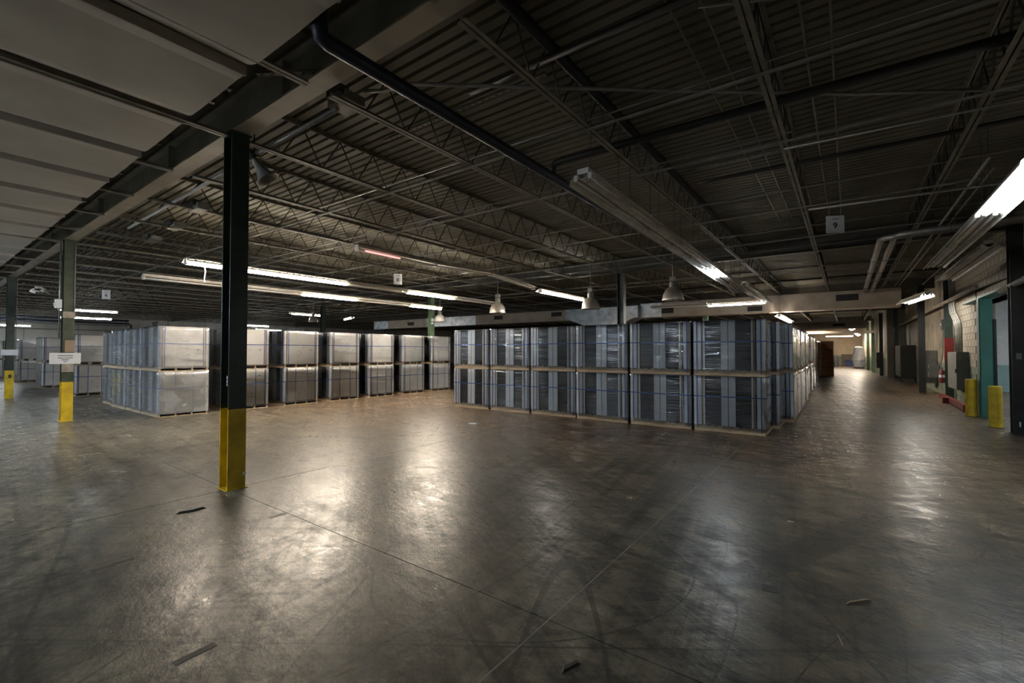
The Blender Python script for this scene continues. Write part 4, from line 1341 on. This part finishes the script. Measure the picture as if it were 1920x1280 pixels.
for r_, z in prof:
    for j in range(n):
        an = 2 * math.pi * j / n
        rr = r_ * (1 + rnd.uniform(-.1, .1))
        mb.v.append((rr * math.cos(an), rr * math.sin(an), z))
for i in range(len(prof) - 1):
    for j in range(n):
        mb.f.append((i * n + j, i * n + (j + 1) % n, (i + 1) * n + (j + 1) % n, (i + 1) * n + j))
mb.build('plastic_cover', mat('white_plastic', (0.70, 0.73, 0.80), 0.4, var=0.08), wb2)
MB().b(-0.4, 0.4, -0.4, 0.4, 0, 0.13).build('skid', M_DARK, wb2)
# machines far behind the white carton row (only tops show)
for k, (X, Y, w, h, lab) in enumerate(((-38, 17, 3.0, 2.9, 'pale machine housing behind the near corner stack'), (-40, 22, 3.5, 3.2, 'second pale machine housing further behind'), (-43, 12.5, 1.6, 3.4, 'dark machine cabinet by the left wall'))):
    m_ = empty('machine', (X, Y, 0))
    tag(m_, lab, 'machine', 'far machines')
    MB().b(-w / 2, w / 2, -0.9, 0.9, 0, h).build('housing', M_WHITE if k < 2 else M_DARK, m_)
    mb = MB()
    for j in range(5):
        mb.tube([(-w / 2 + 0.3 + j * (w - .6) / 4, -0.5, h), (-w / 2 + 0.3 + j * (w - .6) / 4, -0.5, h + 0.5)], 0.05, 6)
    mb.tube([(-w / 2, -0.5, h + 0.5), (w / 2, -0.5, h + 0.5)], 0.06, 6)
    mb.build('pipework', M_COND, m_)

# ================================================================== FLOOR MARKS AND DEBRIS
def patch(name, x, y, w, l, rz, label, m=M_TAPE, cat='tape', h=0.0015):
    o = MB().box((0, 0, h / 2), (w, l, h)).build(name, m, None, (x, y, 0))
    o.rotation_euler = (0, 0, rz)
    tag(o, label, cat, 'marks on the floor')
patch('tape_patch', -2.89, 1.01, 0.05, 0.20, R(3), 'dark tape strip at the lower left of the floor')
patch('tape_patch', -4.61, 1.04, 0.045, 0.26, R(3), 'dark tape strip near the left edge of the floor')
patch('tape_patch', -4.64, 2.33, 0.06, 0.16, R(3), 'small dark tape patch right of the nearest column foot')
patch('tape_patch', -1.09, 3.06, 0.10, 0.10, R(40), 'dark diamond shaped patch in the lower middle of the floor')
patch('tape_patch', -0.45, 3.65, 0.10, 0.10, R(15), 'dark square patch right of the diamond patch')
patch('floor_mark', -7.13, 2.37, 0.09, 0.36, R(20), 'dark flat scrap left of the nearest column foot', cat='mark')
def chip(name, x, y, pts, h, rz, label, m, cat):
    mb = MB()
    n = len(pts)
    for z, k in ((0, 1.0), (h, 0.75)):
        for (a, b_) in pts:
            mb.v.append((a * k, b_ * k, z))
    for j in range(n):
        mb.f.append((j, (j + 1) % n, n + (j + 1) % n, n + j))
    mb.f.append(tuple(n + j for j in range(n)))
    o = mb.build(name, m, None, (x, y, 0))
    o.rotation_euler = (0, 0, rz)
    tag(o, label, cat)
chip('rubber_scrap', -5.5, 1.87, [(-0.14, -0.03), (0.0, -0.05), (0.13, -0.01), (0.1, 0.04), (-0.05, 0.03)], 0.02, R(78), 'wedge of dark rubber in front of the nearest column', M_DARK, 'debris')
chip('wood_splinter', 0.04, 3.8, [(-0.11, -0.008), (0.1, -0.012), (0.11, 0.004), (-0.08, 0.01)], 0.012, R(50), 'pale wood splinter at the lower right of the floor', M_WOOD, 'debris')
chip('wood_splinter', -0.05, 3.24, [(-0.05, -0.004), (0.05, -0.004), (0.05, 0.004), (-0.05, 0.003)], 0.006, R(105), 'tiny pale splinter below the larger wood splinter', M_WOOD, 'debris')
chip('dark_scrap', -1.19, 2.13, [(-0.07, -0.012), (0.06, -0.02), (0.07, 0.008), (-0.04, 0.014)], 0.012, R(75), 'black twisted scrap at the bottom middle of the floor', M_DARK, 'debris')
chip('paper_scrap', -0.46, 5.2, [(-0.03, -0.012), (0.03, -0.01), (0.028, 0.012), (-0.025, 0.01)], 0.003, 0, 'tiny white paper scrap on the right-hand floor', M_SIGN, 'debris')
chip('film_scrap', -6.9, 7.9, [(-0.12, -0.05), (0.1, -0.07), (0.14, 0.04), (-0.05, 0.08)], 0.02, 0.4, 'small clear film scrap on the brown floor before the front row', M_SIGN, 'debris')
